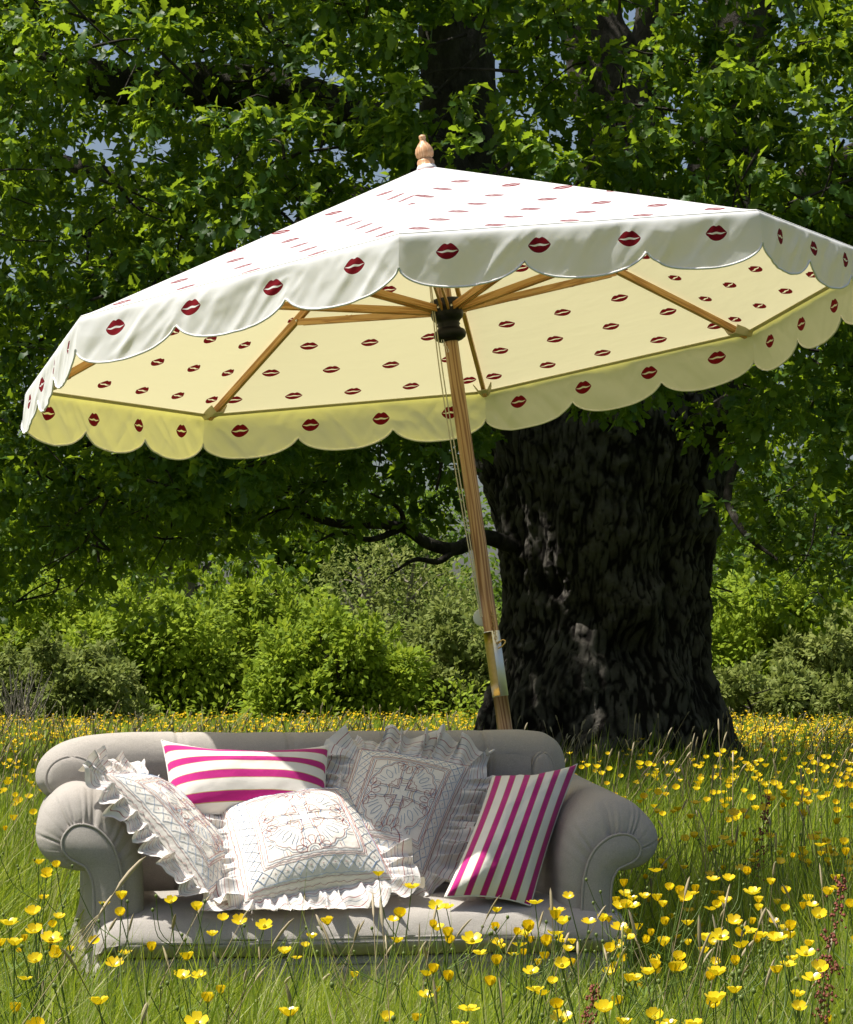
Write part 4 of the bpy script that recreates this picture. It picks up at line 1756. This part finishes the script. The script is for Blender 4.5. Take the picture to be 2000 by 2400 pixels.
def beam(p0, p1, w, h, up=(0, 0, 1)):
    p0, p1 = np.asarray(p0, float), np.asarray(p1, float)
    d = p1 - p0
    L = np.linalg.norm(d)
    d /= L
    x = np.cross(d, up)
    x /= np.linalg.norm(x)
    y = np.cross(x, d)
    # object-local z runs along the beam, so the grain follows it
    m = MB().box((0, 0, L / 2), w, h, L)
    M = Matrix((x.tolist(), y.tolist(), (np.cross(x, y)).tolist())).transposed()
    return m, M, p0


def place_beam(name, p0, p1, w, h, mat, parent, bevel=.002):
    p0, p1 = np.asarray(p0, float), np.asarray(p1, float)
    d = Vector(p1 - p0)
    L = d.length
    z = d.normalized()
    x = Vector((0, 0, 1)).cross(z).normalized()
    y = z.cross(x)
    M = Matrix((x, y, z)).transposed().to_4x4()
    o = MB().box((0, 0, L / 2), w, h, L).build(name, mat, parent, smooth=False, bevel=bevel)
    o.matrix_local = Matrix.Translation(Vector(p0)) @ M
    return o


for i in range(8):
    c = corner(i)
    d = c - APX
    p0 = APX + d * .03 + np.array([0, 0, -.030])
    p1 = APX + d * .985 + np.array([0, 0, -.020])
    rb = place_beam('rib', p0, p1, .016, .026, M_rib, par)
    # strut from the sliding hub to the middle of the rib
    rad = np.array([c[0], c[1], 0]) / RAD
    q = APX + d * .55 + np.array([0, 0, -.045])
    tn = np.array([-rad[1], rad[0], 0])
    h0 = rad * .034 + np.array([0, 0, ZA - .505])
    for sgn in (-1, 1):
        place_beam('strut', h0 + tn * sgn * .011, q + tn * sgn * .013, .007, .024, M_rib, par, .001)
    MB().tube([q + tn * .022 + (0, 0, .006), q - tn * .022 + (0, 0, .006)], .004, 8).build('pin', M_steel, par)
    # canvas pocket over the rib tip: a small flared sleeve
    t_in = APX + d * .935 + np.array([0, 0, -.030])
    t_out = APX + d * .995 + np.array([0, 0, -.012])
    V = []
    for (pp, ww, hh) in ((t_in, .034, .018), ((t_in + t_out) / 2, .030, .017), (t_out, .022, .010)):
        V += [pp + tn * ww + (0, 0, hh * .9), pp + tn * ww * .5 + (0, 0, -hh * .55), pp - tn * ww * .5 + (0, 0, -hh * .55), pp - tn * ww + (0, 0, hh * .9)]
    F = []
    for k in range(2):
        for j in range(3):
            F.append([k * 4 + j, k * 4 + j + 1, (k + 1) * 4 + j + 1, (k + 1) * 4 + j])
    F.append([8, 9, 10, 11])
    pk = MB().add(np.array(V), F).build('rib_pocket', M_tape, par, False)
    sm = pk.modifiers.new('thick', 'SOLIDIFY')
    sm.thickness = .003

# pole in two lengths with a metal ferrule between them
PR = .0245
ZJ0, ZJ1 = 1.020, 1.238


def polepart(z0, z1, name='pole'):
    return MB().lathe([(PR, z0)] + [(PR, z) for z in np.linspace(z0, z1, 12)[1:-1]] + [(PR, z1)], 32).build(name, M_pole, par)


ee = None
polepart(-.02, ZJ0, 'lower_pole')
polepart(ZJ1, ZA - .03, 'upper_pole')
fe = MB().lathe([(PR - .001, ZJ0 - .001), (PR + .0022, ZJ0 + .0005), (PR + .0022, ZJ1 - .0005), (PR - .001, ZJ1 + .001)], 32).build('ferrule', M_steel, par, True)
br = MB().lathe([(PR + .0012, ZJ0 + .002), (PR + .0027, ZJ0 + .004), (PR + .0027, ZJ1 - .004), (PR + .0012, ZJ1 - .002)], 64)
# the brass strap wraps only the sunny side of the ferrule
strap = MB()
th = np.linspace(math.radians(150), math.radians(266), 20)
Vs = []
for z in np.linspace(ZJ0 + .002, ZJ1 - .002, 6):
    for a in th:
        Vs.append(((PR + .0034) * math.cos(a), (PR + .0034) * math.sin(a), z))
    for a in th[::-1]:
        Vs.append(((PR + .0012) * math.cos(a), (PR + .0012) * math.sin(a), z))
strap.add(np.array(Vs), grid_faces(6, 40, False, True).tolist() + [list(range(40))[::-1], [200 + k for k in range(40)]])
so = strap.build('brass_strap', M_brass, par)
# pin with a short chain on the ferrule
pa = math.radians(-62)
pn = np.array([math.cos(pa), math.sin(pa), 0])
pz = ZJ1 - .045
px = MB()
px.tube([pn * .02 + (0, 0, pz), pn * .040 + (0, 0, pz + .004)], .0042, 8)
px.tube(smooth_path([pn * .034 + (0, 0, pz + .002), pn * .036 + (.014, .002, pz + .010), pn * .036 + (.022, 0, pz + .002), pn * .036 + (.010, 0, pz - .010), pn * .034 + (-.004, 0, pz - .016)], 24), .0028, 6)
px.build('locking_pin', M_brass, par)
chn = MB()
for k in range(11):
    zc = pz + .01 + k * .0098
    cc = pn * (PR + .0045) + np.array([-.006 + .002 * math.sin(k), 0, zc])
    th_ = np.linspace(0, 2 * PI, 9)
    if k % 2:
        ring = [cc + np.array([math.cos(a) * .0042, -.001, math.sin(a) * .0072]) for a in th_]
    else:
        ring = [cc + np.array([.001, math.cos(a) * .0030, math.sin(a) * .0072]) for a in th_]
    chn.tube(ring, .0011, 4, False)
chn.build('chain', M_brass, par)
# pale round stop on the left of the pole
sd = np.array([-1, .12, 0])
sd /= np.linalg.norm(sd)
MB().lathe([(.002, -.003), (.026, -.003), (.030, -.001), (.030, .002), (.026, .004), (.002, .004)], 28, (-.024, .012, ZJ1 + .052), np.array([[1, 0, 0], [0, 0, -1], [0, 1, 0]])).build('cord_stop', M_disc, par)

# runner hub, upper hub, finial
zh = ZA - .612
MB().lathe([(.026, zh - .002), (.040, zh + .002), (.052, zh + .010), (.056, zh + .022), (.052, zh + .034), (.040, zh + .042), (.036, zh + .050), (.040, zh + .056), (.037, zh + .062), (.043, zh + .070), (.052, zh + .078),
            (.055, zh + .090), (.055, zh + .135), (.050, zh + .143), (.026, zh + .145)], 40).build('runner_hub', M_hub, par)
hs = MB()
for i in range(8):
    a = A0 + (i + .5) * PI / 4
    v = np.array([math.cos(a), math.sin(a), 0])
    hs.tube([v * .050 + (0, 0, zh + .112), v * .0585 + (0, 0, zh + .112)], .0045, 10)
hs.build('screws', M_steel, par)
MB().lathe([(.026, ZA - .13), (.045, ZA - .125), (.050, ZA - .11), (.050, ZA - .06), (.040, ZA - .045), (.022, ZA - .04)], 32).build('top_hub', M_hub, par)
for s_ in (-1, 1):
    ks = MB()
    for k in range(4):
        cc = np.array([s_ * .030 - .004 * k * s_, -.048, zh - .006 - .011 * k])
        ks.tube([cc + np.array([math.cos(a) * .004, .001 * k, math.sin(a) * .0065]) for a in np.linspace(0, 2 * PI, 9)], .0010, 4, False)
    if s_ < 0:
        ks.build('hub_chain', M_steel, par)
MB().lathe([(.030, ZA - .030), (.036, ZA - .012), (.030, ZA + .0), (.018, ZA + .004)], 28).build('canopy_cap', M_hem, par)
zf_ = ZA + .0
MB().lathe([(.029, zf_ - .006), (.0295, zf_ + .014), (.027, zf_ + .020), (.020, zf_ + .024), (.029, zf_ + .032), (.032, zf_ + .046), (.029, zf_ + .060), (.020, zf_ + .074), (.012, zf_ + .084), (.0095, zf_ + .092),
            (.0125, zf_ + .098), (.011, zf_ + .106), (.004, zf_ + .110)], 36).build('finial', M_finial, par)
# pull cord from the hub down to the ferrule
cd = MB()
a_ = np.array([-.045, -.035, ZA - .36])
for dx in (0, .010):
    P = smooth_path([a_ + (dx * .3, 0, .0), (-.054 + dx, -.044, 2.12), (-.046 + dx, -.034, 1.75), (-.030 + dx * .5, -.022, ZJ1 + .05)], 40)
    cd.tube(P, .0022, 5)
cd.build('pull_cord', M_rope, par)


# ------------------------------------------------------------------ grass
def in_sofa(x, y, m=.02):
    P = np.stack([x - FL[0], y - FL[1]], -1)
    e = P @ WV[:2]
    d = P @ DV[:2]
    return (e > .10 - m) & (e < SW - .10 + m) & (d > -.01 - m) & (d < .90 + m)


def halfw(y):
    return .1585 * y + .45


def scatter(n, y0, y1, power=1.0):
    """points in the view wedge, density ~ y**(-power)"""
    u = RNG.uniform(0, 1, n)
    k = 2 - power
    if abs(k) < 1e-6:
        y = y0 * (y1 / y0) ** u
    else:
        y = (y0 ** k + u * (y1 ** k - y0 ** k)) ** (1 / k)
    x = RNG.uniform(-1, 1, n) * halfw(y)
    return x, y


def grass_height(x, y):
    h = np.interp(y, [3.5, 4.2, 5.2, 6.2, 7.0, 7.9, 8.8, 10, 14, 30], [.56, .49, .40, .33, .28, .26, .40, .50, .52, .46])
    side = np.clip((np.abs(x + .2) - 1.0) / .3, 0, 1) * ((y > 5.5) & (y < 9.5))
    h = h + side * (.50 - h) * .9
    h = h * (1 + .22 * fbm(np.stack([np.asarray(x) * 1.3, np.asarray(y) * 1.3, np.asarray(x) * 0], -1), 2, 88))
    return h


def blades(n, y0, y1, power, wscale, hs=1.0, segs=3, straw=.08, lean=.55):
    x, y = scatter(n, y0, y1, power)
    ok = ~in_sofa(x, y) & (np.hypot(x - OX, y - OY) > 1.0)
    x, y = x[ok], y[ok]
    n = len(x)
    h = grass_height(x, y) * hs * RNG.uniform(.55, 1.25, n)
    tall = RNG.uniform(0, 1, n) < .10
    h = np.where(tall, h * RNG.uniform(1.1, 1.45, n), h)
    w = wscale * (.0026 + .0004 * np.maximum(y - 6, 0)) * RNG.uniform(.7, 1.4, n)
    a = RNG.uniform(0, 2 * PI, n)
    wind = np.array([.55, .1])
    ld = np.stack([np.cos(a), np.sin(a)], 1) * RNG.uniform(.05, lean, n)[:, None] + wind * RNG.uniform(.05, .5, n)[:, None] * lean * 2
    b = RNG.uniform(0, 2 * PI, n)
    side = np.stack([np.cos(b), np.sin(b) * .45, b * 0], 1)
    z0 = ground_z(x, y) - .02
    V = []
    for j in range(segs + 1):
        f = j / segs
        cx = x + ld[:, 0] * h * f ** 1.8
        cy = y + ld[:, 1] * h * f ** 1.8
        cz = z0 + h * (f - .28 * f * f * np.linalg.norm(ld, axis=1))
        c = np.stack([cx, cy, cz], 1)
        ww = w * (1 - f ** 2.2) * (.8 if j == 0 else 1)
        if j < segs:
            V.append(c - side * ww[:, None])
            V.append(c + side * ww[:, None])
        else:
            V.append(c)
    V = np.stack(V, 1)
    k = 2 * segs + 1
    T = []
    for j in range(segs - 1):
        q = 2 * j
        T += [(q, q + 1, q + 3), (q, q + 3, q + 2)]
    q = 2 * (segs - 1)
    T.append((q, q + 1, q + 2))
    T = np.array(T)
    F = (T[None] + (np.arange(n) * k)[:, None, None]).reshape(-1, 3)
    t = np.clip(.32 + .28 * fbm(np.stack([x * .8, y * .8, x * 0], -1), 2, 7) + RNG.normal(0, .17, n), 0, .66)
    t = np.where(RNG.uniform(0, 1, n) < straw, RNG.uniform(.75, 1.0, n), t)
    tv = np.repeat(t, k)
    return V.reshape(-1, 3), F, tv


def merge(parts):
    VV, FF, TT = [], [], []
    o = 0
    for V, F, T in parts:
        VV.append(V)
        FF.append(F + o)
        TT.append(T)
        o += len(V)
    return np.concatenate(VV), np.concatenate(FF), np.concatenate(TT)


V, F, T = merge([blades(88000, 3.5, 9.4, .6, 1.08, straw=.24), blades(76000, 9.4, 22, .8, 1.2, segs=2, straw=.18), blades(64000, 22, 75, 1.2, 1.25, segs=2, straw=.24)])
print('grass tris', len(F))
g = link('grass', tri_mesh('grass', V, F, tint=T), M_grass)
tag(g, 'tall green meadow grass with straw coloured blades', 'grass', kind='stuff')


# seed heads on thin straws
def seed_heads(n, y0, y1, power):
    x, y = scatter(n, y0, y1, power)
    ok = ~in_sofa(x, y) & (np.hypot(x - OX, y - OY) > 1.0)
    parts = []
    for xx, yy in zip(x[ok], y[ok]):
        h = float(grass_height(np.array(xx), np.array(yy))) * RNG.uniform(1.05, 1.55)
        a = RNG.uniform(-.5, .9)
        top = np.array([xx + a * h * .45, yy + RNG.normal() * .08, h])
        P = smooth_path([(xx, yy, 0), (xx + a * h * .10, yy, h * .55), top], 7)
        w0 = .0009 + .00012 * max(yy - 6, 0)
        V, F = tube_arrays(P, np.linspace(w0 * 1.3, w0, 7), 3, False)
        F = np.array(F)
        F = np.concatenate([F[:, [0, 1, 2]], F[:, [0, 2, 3]]])
        parts.append((V, F, np.full(len(V), RNG.uniform(.1, .5))))
        L = RNG.uniform(.035, .085)
        d = P[-1] - P[-2]
        d /= np.linalg.norm(d)
        Q = np.array([P[-1] + d * L * f for f in (0, .15, .45, .8, 1.0)])
        Q[:, 2] -= np.array([0, 0, .1, .35, .6]) * L * .3
        ww = RNG.uniform(.0024, .0040) * (1 + .04 * max(yy - 8, 0))
        V, F = tube_arrays(Q, np.array([.3, .9, 1.0, .7, .1]) * ww, 5, False)
        F = np.array(F)
        F = np.concatenate([F[:, [0, 1, 2]], F[:, [0, 2, 3]]])
        parts.append((V, F, np.full(len(V), RNG.uniform(.35, 1))))
    return merge(parts)


V, F, T = merge([seed_heads(170, 4.0, 9, .7), seed_heads(1300, 9, 40, 1.0)])
g = link('seed_heads', tri_mesh('seed_heads', V, F, tint=T), M_seed)
tag(g, 'pale feathery grass seed heads on thin straws', 'grass', kind='stuff')


# ------------------------------------------------------------------ buttercups
def petal_arrays(width=.0125, length=.015):
    """one petal of a shallow cup, starting at the origin and rising outwards along +y"""
    rows = [(0.0, .10, 0.0), (.30, .62, .0022), (.65, 1.0, .0065), (.90, .88, .0105), (1.0, .45, .0120)]
    V = []
    for (f, w, z) in rows:
        for sx in (-1, 0, 1):
            V.append((sx * w * width * .62, f * length, z + abs(sx) * .0018 * w))
    return np.array(V), grid_faces(5, 3)


PV, PF = petal_arrays()


def petal_mesh():
    tri = np.concatenate([PF[:, [0, 1, 2]], PF[:, [0, 2, 3]]])
    me = tri_mesh('petal', PV, tri, tint=np.full(len(PV), .6), smooth=True)
    me.materials.append(M_petal)
    return me


PETAL = petal_mesh()
cen = MB().lathe([(.0005, 0), (.0032, .0008), (.0042, .0035), (.0030, .0060), (.0005, .0070)], 10)
c_o = cen.build('flower_centre', M_fcentre)
CENTRE = c_o.data
bpy.data.objects.remove(c_o)


def flower_arrays(sc=1.0, open_=0.0):
    VV, FF = [], []
    o = 0
    tri = np.concatenate([PF[:, [0, 1, 2]], PF[:, [0, 2, 3]]])
    for k in range(5):
        a = k * 2 * PI / 5 + .2
        R2 = np.array([[math.cos(a), -math.sin(a), 0], [math.sin(a), math.cos(a), 0], [0, 0, 1]])
        Rx = np.array([[1, 0, 0], [0, math.cos(open_), -math.sin(open_)], [0, math.sin(open_), math.cos(open_)]])
        VV.append((PV @ Rx.T) @ R2.T * sc)
        FF.append(tri + o)
        o += len(PV)
    return np.concatenate(VV), np.concatenate(FF)


FLOW = []
for op, tn_ in ((-.25, .35), (0, .55), (.25, .75), (.5, .5)):
    V, F = flower_arrays(1.0, op)
    me = tri_mesh('flower', V, F, tint=np.full(len(V), tn_), smooth=True)
    me.materials.append(M_petal)
    FLOW.append(me)
bud_o = MB().lathe([(.0003, -.004), (.0034, -.001), (.0038, .002), (.0026, .005), (.0004, .006)], 8).build('bud', M_stem, tint=.6)
BUD = bud_o.data
bpy.data.objects.remove(bud_o)


def euler_m(v):
    return Matrix.Rotation(v[2], 4, 'Z') @ Matrix.Rotation(v[0], 4, 'X')


def proto(kind):
    """stem mesh plus the places of flowers and buds, for a plant one unit tall"""
    rs_ = np.random.default_rng(100 + kind)
    mb = MB()
    lean = rs_.uniform(-.10, .16)
    main = smooth_path([(0, 0, 0), (lean * .3, rs_.normal() * .02, .45), (lean * .7, 0, .78), (lean, rs_.normal() * .02, 1.0)], 12)
    mb.tube(main, np.linspace(.0034, .0016, 12), 5, False)
    fl = [(main[-1], rs_.uniform(-.5, .5))]
    bd = []
    for b in range((1, 2, 2, 3, 1)[kind % 5]):
        i = int(rs_.integers(5, 9))
        s = rs_.choice([-1, 1])
        e = main[i] + np.array([s * rs_.uniform(.07, .17), rs_.normal() * .05, rs_.uniform(.14, .30)])
        P = smooth_path([main[i], main[i] * .5 + e * .5 + np.array([s * .02, 0, -.03]), e], 7)
        mb.tube(P, np.linspace(.0019, .0013, 7), 4, False)
        if rs_.uniform() < .5:
            fl.append((e, rs_.uniform(-.7, .7)))
        else:
            bd.append(e)
    # a couple of cut leaves low on the stem
    for b in range(2):
        a = rs_.uniform(0, 2 * PI)
        z = rs_.uniform(.3, .6)
        p0 = np.array([0, 0, z])
        d = np.array([math.cos(a), math.sin(a), .5])
        t_ = np.array([-math.sin(a), math.cos(a), 0])
        for q in (-1, 0, 1):
            e = p0 + d * .07 + t_ * q * .03
            mb.add(np.array([p0, p0 * .4 + e * .6 + t_ * .005, e, p0 * .4 + e * .6 - t_ * .005]), [[0, 1, 2, 3]])
    o = mb.build('stem', M_stem, tint=float(rs_.uniform(.25, .6)))
    me = o.data
    bpy.data.objects.remove(o)
    return me, fl, bd


PROT = [proto(k) for k in range(8)]


def bc_density(x, y):
    """more flowers to the right and in front of the sofa's right half"""
    d = np.interp(x / np.maximum(halfw(y) - .45, .1), [-1.2, -.75, -.4, 0, .35, .7, 1.2], [.55, .50, .38, .50, .85, 1.0, 1.0])
    return d


COLS = [(60, 'at the left edge'), (160, 'left of the left arm'), (320, 'by the left arm'), (450, 'by the propped cushion'), (600, 'below the striped oblong cushion'), (860, 'by the middle frilled cushion'),
        (1110, 'by the upright striped cushion'), (1240, 'by the seat end'), (1360, 'by the shaded arm'), (1470, 'just right of the sofa'), (1620, 'halfway to the right edge'), (9999, 'at the right edge')]
ROWS = [(1560, 'below the oak'), (1650, 'at back height'), (1750, 'above arm height'), (1860, 'at arm height'), (1960, 'at seat height'), (2040, 'below seat height'), (9999, 'at the bottom')]
ORD = ['leftmost', 'second', 'third', 'fourth', 'fifth', 'sixth', 'seventh', 'eighth', 'ninth', 'tenth', 'eleventh', 'twelfth', 'thirteenth', 'fourteenth', 'fifteenth', 'sixteenth', 'seventeenth', 'eighteenth', 'nineteenth', 'twentieth']


def bc_label(u, v, b, blooms, buds):
    row = [c for k, c in ROWS if v < k][0]
    col = [c for k, c in COLS if u < k][0]
    return f"{['', 'single', 'two-flowered', 'three-flowered', 'four-flowered'][blooms]} buttercup {'with buds ' if buds else ''}{row}, {col}"


BC_OBJ = []


def bc_group(b):
    return 'buttercups in the near grass' if b < 7.8 else 'buttercups beside and behind the sofa'


def plant_buttercups(total):
    pts = []
    tries = 0
    while len(pts) < total and tries < 200:
        tries += 1
        x, y = scatter(2000, 3.9, 15.0, .55)
        ok = ~in_sofa(x, y, .05) & (RNG.uniform(0, 1, len(x)) < bc_density(x, y))
        for a, b in zip(x[ok], y[ok]):
            h = float(grass_height(np.array(a), np.array(b)))
            H = max(h * RNG.uniform(1.02, 1.35), RNG.uniform(.44, .60)) if b < 7.6 else h * RNG.uniform(1.02, 1.30)
            if 4.6 < b < 7.8 and -1.1 < a < .75:
                H = min(H, .56 if RNG.uniform() < .85 else .68)
            top = np.array([a, b, H])
            u, v = px_of(top)
            if not (-20 < u < 1770 and v < 2150):
                continue
            if 100 < u < 1230 and v < 1850 and b < 8 and RNG.uniform() < .93:
                continue
            pts.append((a, b, H))
            if len(pts) >= total:
                break
    pts.sort(key=lambda p: p[1])
    return pts


BC_ALL = plant_buttercups(720)
BC, BC_REST = BC_ALL[:300], BC_ALL[300:]
for j, (a, b, H) in enumerate(BC):
    me, fl, bd = PROT[j % 8]
    u, v = px_of(np.array([a, b, H]))
    r = empty('buttercup', (a, b, float(ground_z(a, b))))
    r.rotation_euler = (0, 0, RNG.uniform(0, 2 * PI) if b > 9 else RNG.choice([0, PI]) + RNG.normal() * .5)
    rz = r.rotation_euler[2]
    tag(r, bc_label(u, v, b, len(fl), len(bd)), 'buttercup', bc_group(b))
    BC_OBJ.append((u, r))
    st = link('stem', me, None, r)
    st.scale = (.75, .75, H)
    for (p, tl) in fl:
        pl = Vector((p[0] * .75, p[1] * .75, p[2] * H))
        s = RNG.uniform(.72, 1.12) if b < 5.2 else RNG.uniform(.85, 1.25)
        Rot = Matrix.Rotation(RNG.uniform(0, 2 * PI), 4, 'Z')
        tilt = Matrix.Rotation(RNG.uniform(-.15, .75), 4, Vector((math.cos(-rz), math.sin(-rz), 0)))
        M = Matrix.Translation(pl) @ tilt @ Rot @ Matrix.Scale(s, 4)
        if b < 6.3:
            f = empty('flower')
            f.parent = r
            f.matrix_local = M
            op = RNG.choice([-.25, 0.0, .25, .45])
            for k in range(5):
                q = link('petal', PETAL, None, f)
                q.matrix_local = Matrix.Rotation(k * 2 * PI / 5, 4, 'Z') @ Matrix.Rotation(op + RNG.normal() * .08, 4, 'X')
            q = link('flower_centre', CENTRE, None, f)
        else:
            f = link('flower', FLOW[int(RNG.integers(4))], None, r)
            f.matrix_local = M
    for e in bd:
        q = link('bud', BUD, None, r)
        q.location = (e[0] * .75, e[1] * .75, e[2] * H)

same = {}
for u, r in BC_OBJ:
    same.setdefault(r['label'], []).append((u, r))
for lab, L in same.items():
    if len(L) > 1:
        for k, (u, r) in enumerate(sorted(L, key=lambda q: q[0])):
            r['label'] = f"{ORD[min(k, 19)]}{'' if k == 0 else ' from left'} {lab}"

# the rest of the buttercups, beyond counting
FV0, FF0 = flower_arrays(1.0, .1)
k5 = []
for k in range(5):
    a = k * 2 * PI / 5
    k5.append([(0, 0, 0), (.010 * math.cos(a - .5), .010 * math.sin(a - .5), .006), (.015 * math.cos(a), .015 * math.sin(a), .011), (.010 * math.cos(a + .5), .010 * math.sin(a + .5), .006)])
SVf = np.array(k5).reshape(-1, 3)
SFf = np.array([[4 * k, 4 * k + 1, 4 * k + 2] for k in range(5)] + [[4 * k, 4 * k + 2, 4 * k + 3] for k in range(5)])


M_far = simple('distant_petals', (.74, .50, .010), .7, 0, .15, 0, 3, .12)


def far_flowers(n, y0, y1, power, gain, lift=(1.0, 1.3)):
    x, y = scatter(n, y0, y1, power)
    ok = (RNG.uniform(0, 1, len(x)) < bc_density(x, y) ** .5) & (np.hypot(x - OX, y - OY) > 1.5)
    pn_ = fbm(np.stack([x * .5, y * .25, x * 0], -1), 2, 123)
    ok &= RNG.uniform(0, 1, len(x)) < np.clip(.75 + pn_, .1, 1)
    x, y = x[ok], y[ok]
    h = grass_height(x, y) * RNG.uniform(lift[0], lift[1], len(x))
    pos = np.stack([x, y, h], 1)
    d = unit(len(x)) * np.array([1, 1, .2])
    nr = np.array([0, -.35, 1.0]) + unit(len(x)) * .35
    Rm = orient(d, nr)
    s = gain * RNG.uniform(.8, 1.3, len(x))
    V, F = place(SVf, SFf, pos, Rm, s)
    return V, F, np.repeat(RNG.uniform(.2, .9, len(x)), len(SVf))


def rest_plants():
    parts = []
    for (a, b, H) in BC_REST:
        M = np.array(Matrix.Rotation(RNG.uniform(-.2, .8), 3, 'X') @ Matrix.Rotation(RNG.uniform(0, 6.28), 3, 'Z'))
        s = RNG.uniform(.85, 1.3)
        parts.append((FV0 @ M.T * s + np.array([a, b, H]), FF0, np.full(len(FV0), RNG.uniform(.2, .9))))
    return merge(parts)


V, F, T = rest_plants()
tag(link('distant_buttercups', tri_mesh('distant_buttercups', V, F, tint=T, smooth=True), M_petal), 'many small yellow buttercups in the grass around and behind the sofa', 'buttercups', kind='stuff')
sp = []
for (a, b, H) in BC_REST:
    q = smooth_path([(a - RNG.uniform(-.05, .08), b, 0), (a, b, H * .6), (a, b, H)], 4)
    V, F = tube_arrays(q, .0015, 3, False)
    F = np.array(F)
    sp.append((V, np.concatenate([F[:, [0, 1, 2]], F[:, [0, 2, 3]]]), np.full(len(V), .5)))
V, F, T = merge(sp)
tag(link('buttercup_stems', tri_mesh('buttercup_stems', V, F, tint=T), M_stem), 'thin green stems of the many small buttercups', 'stems', kind='stuff')
V, F, T = merge([far_flowers(520, 14.0, 24, 1.0, 1.1), far_flowers(22000, 24, 90, .75, 1.65, (.85, 1.15))])
g = link('far_buttercups', tri_mesh('far_buttercups', V, F, tint=T), M_far)
tag(g, 'countless yellow buttercups across the far meadow', 'buttercups', kind='stuff')


# ------------------------------------------------------------------ sorrel plants
def sorrel(x, y, H, label, n=120):
    r = empty('sorrel_plant', (x, y, 0))
    tag(r, label, 'sorrel', 'red seeding sorrel in the grass')
    P = smooth_path([(0, 0, 0), (.01, 0, H * .5), (.05, 0, H)], 14)
    MB().tube(P, np.linspace(.003, .0012, 14), 5, False).build('stem', M_stem, r, tint=.5)
    V, F = [], []
    m = MB()
    for i in range(n):
        f = RNG.uniform(.58, 1.0)
        c = P[int(f * 13)] + np.array([RNG.normal() * .010 * (1.3 - f) * 2, RNG.normal() * .010, RNG.normal() * .012])
        s = RNG.uniform(.0025, .0045)
        m.add(c + s * np.array([(1, 0, 0), (-1, 0, 0), (0, 1, 0), (0, -1, 0), (0, 0, 1.2), (0, 0, -1.2)]), [[0, 2, 4], [2, 1, 4], [1, 3, 4], [3, 0, 4], [2, 0, 5], [1, 2, 5], [3, 1, 5], [0, 3, 5]])
    tag(m.build('seed_spike', M_sorrel, r, smooth=False), kind='stuff')


for (xv, yv, d, lab) in ((1722, 1760, 5.6, 'tallest red sorrel spike near the right edge of the meadow'), (1698, 1880, 5.4, 'short red sorrel spike just left of the tallest one'),
                         (1570, 1610, 9.5, 'thin reddish sorrel in the grass behind the shaded arm'), 
                         (1215, 1990, 5.0, 'brownish sorrel spike before the right end of the seat')):
    t_ = UP(xv, yv, d)
    sorrel(t_[0] - .04, d, t_[2], lab, 45 if xv < 400 else 120)

print('tris', sum(len(o.data.polygons) for o in bpy.data.objects if o.type == 'MESH'))
print('objects', len(bpy.data.objects))
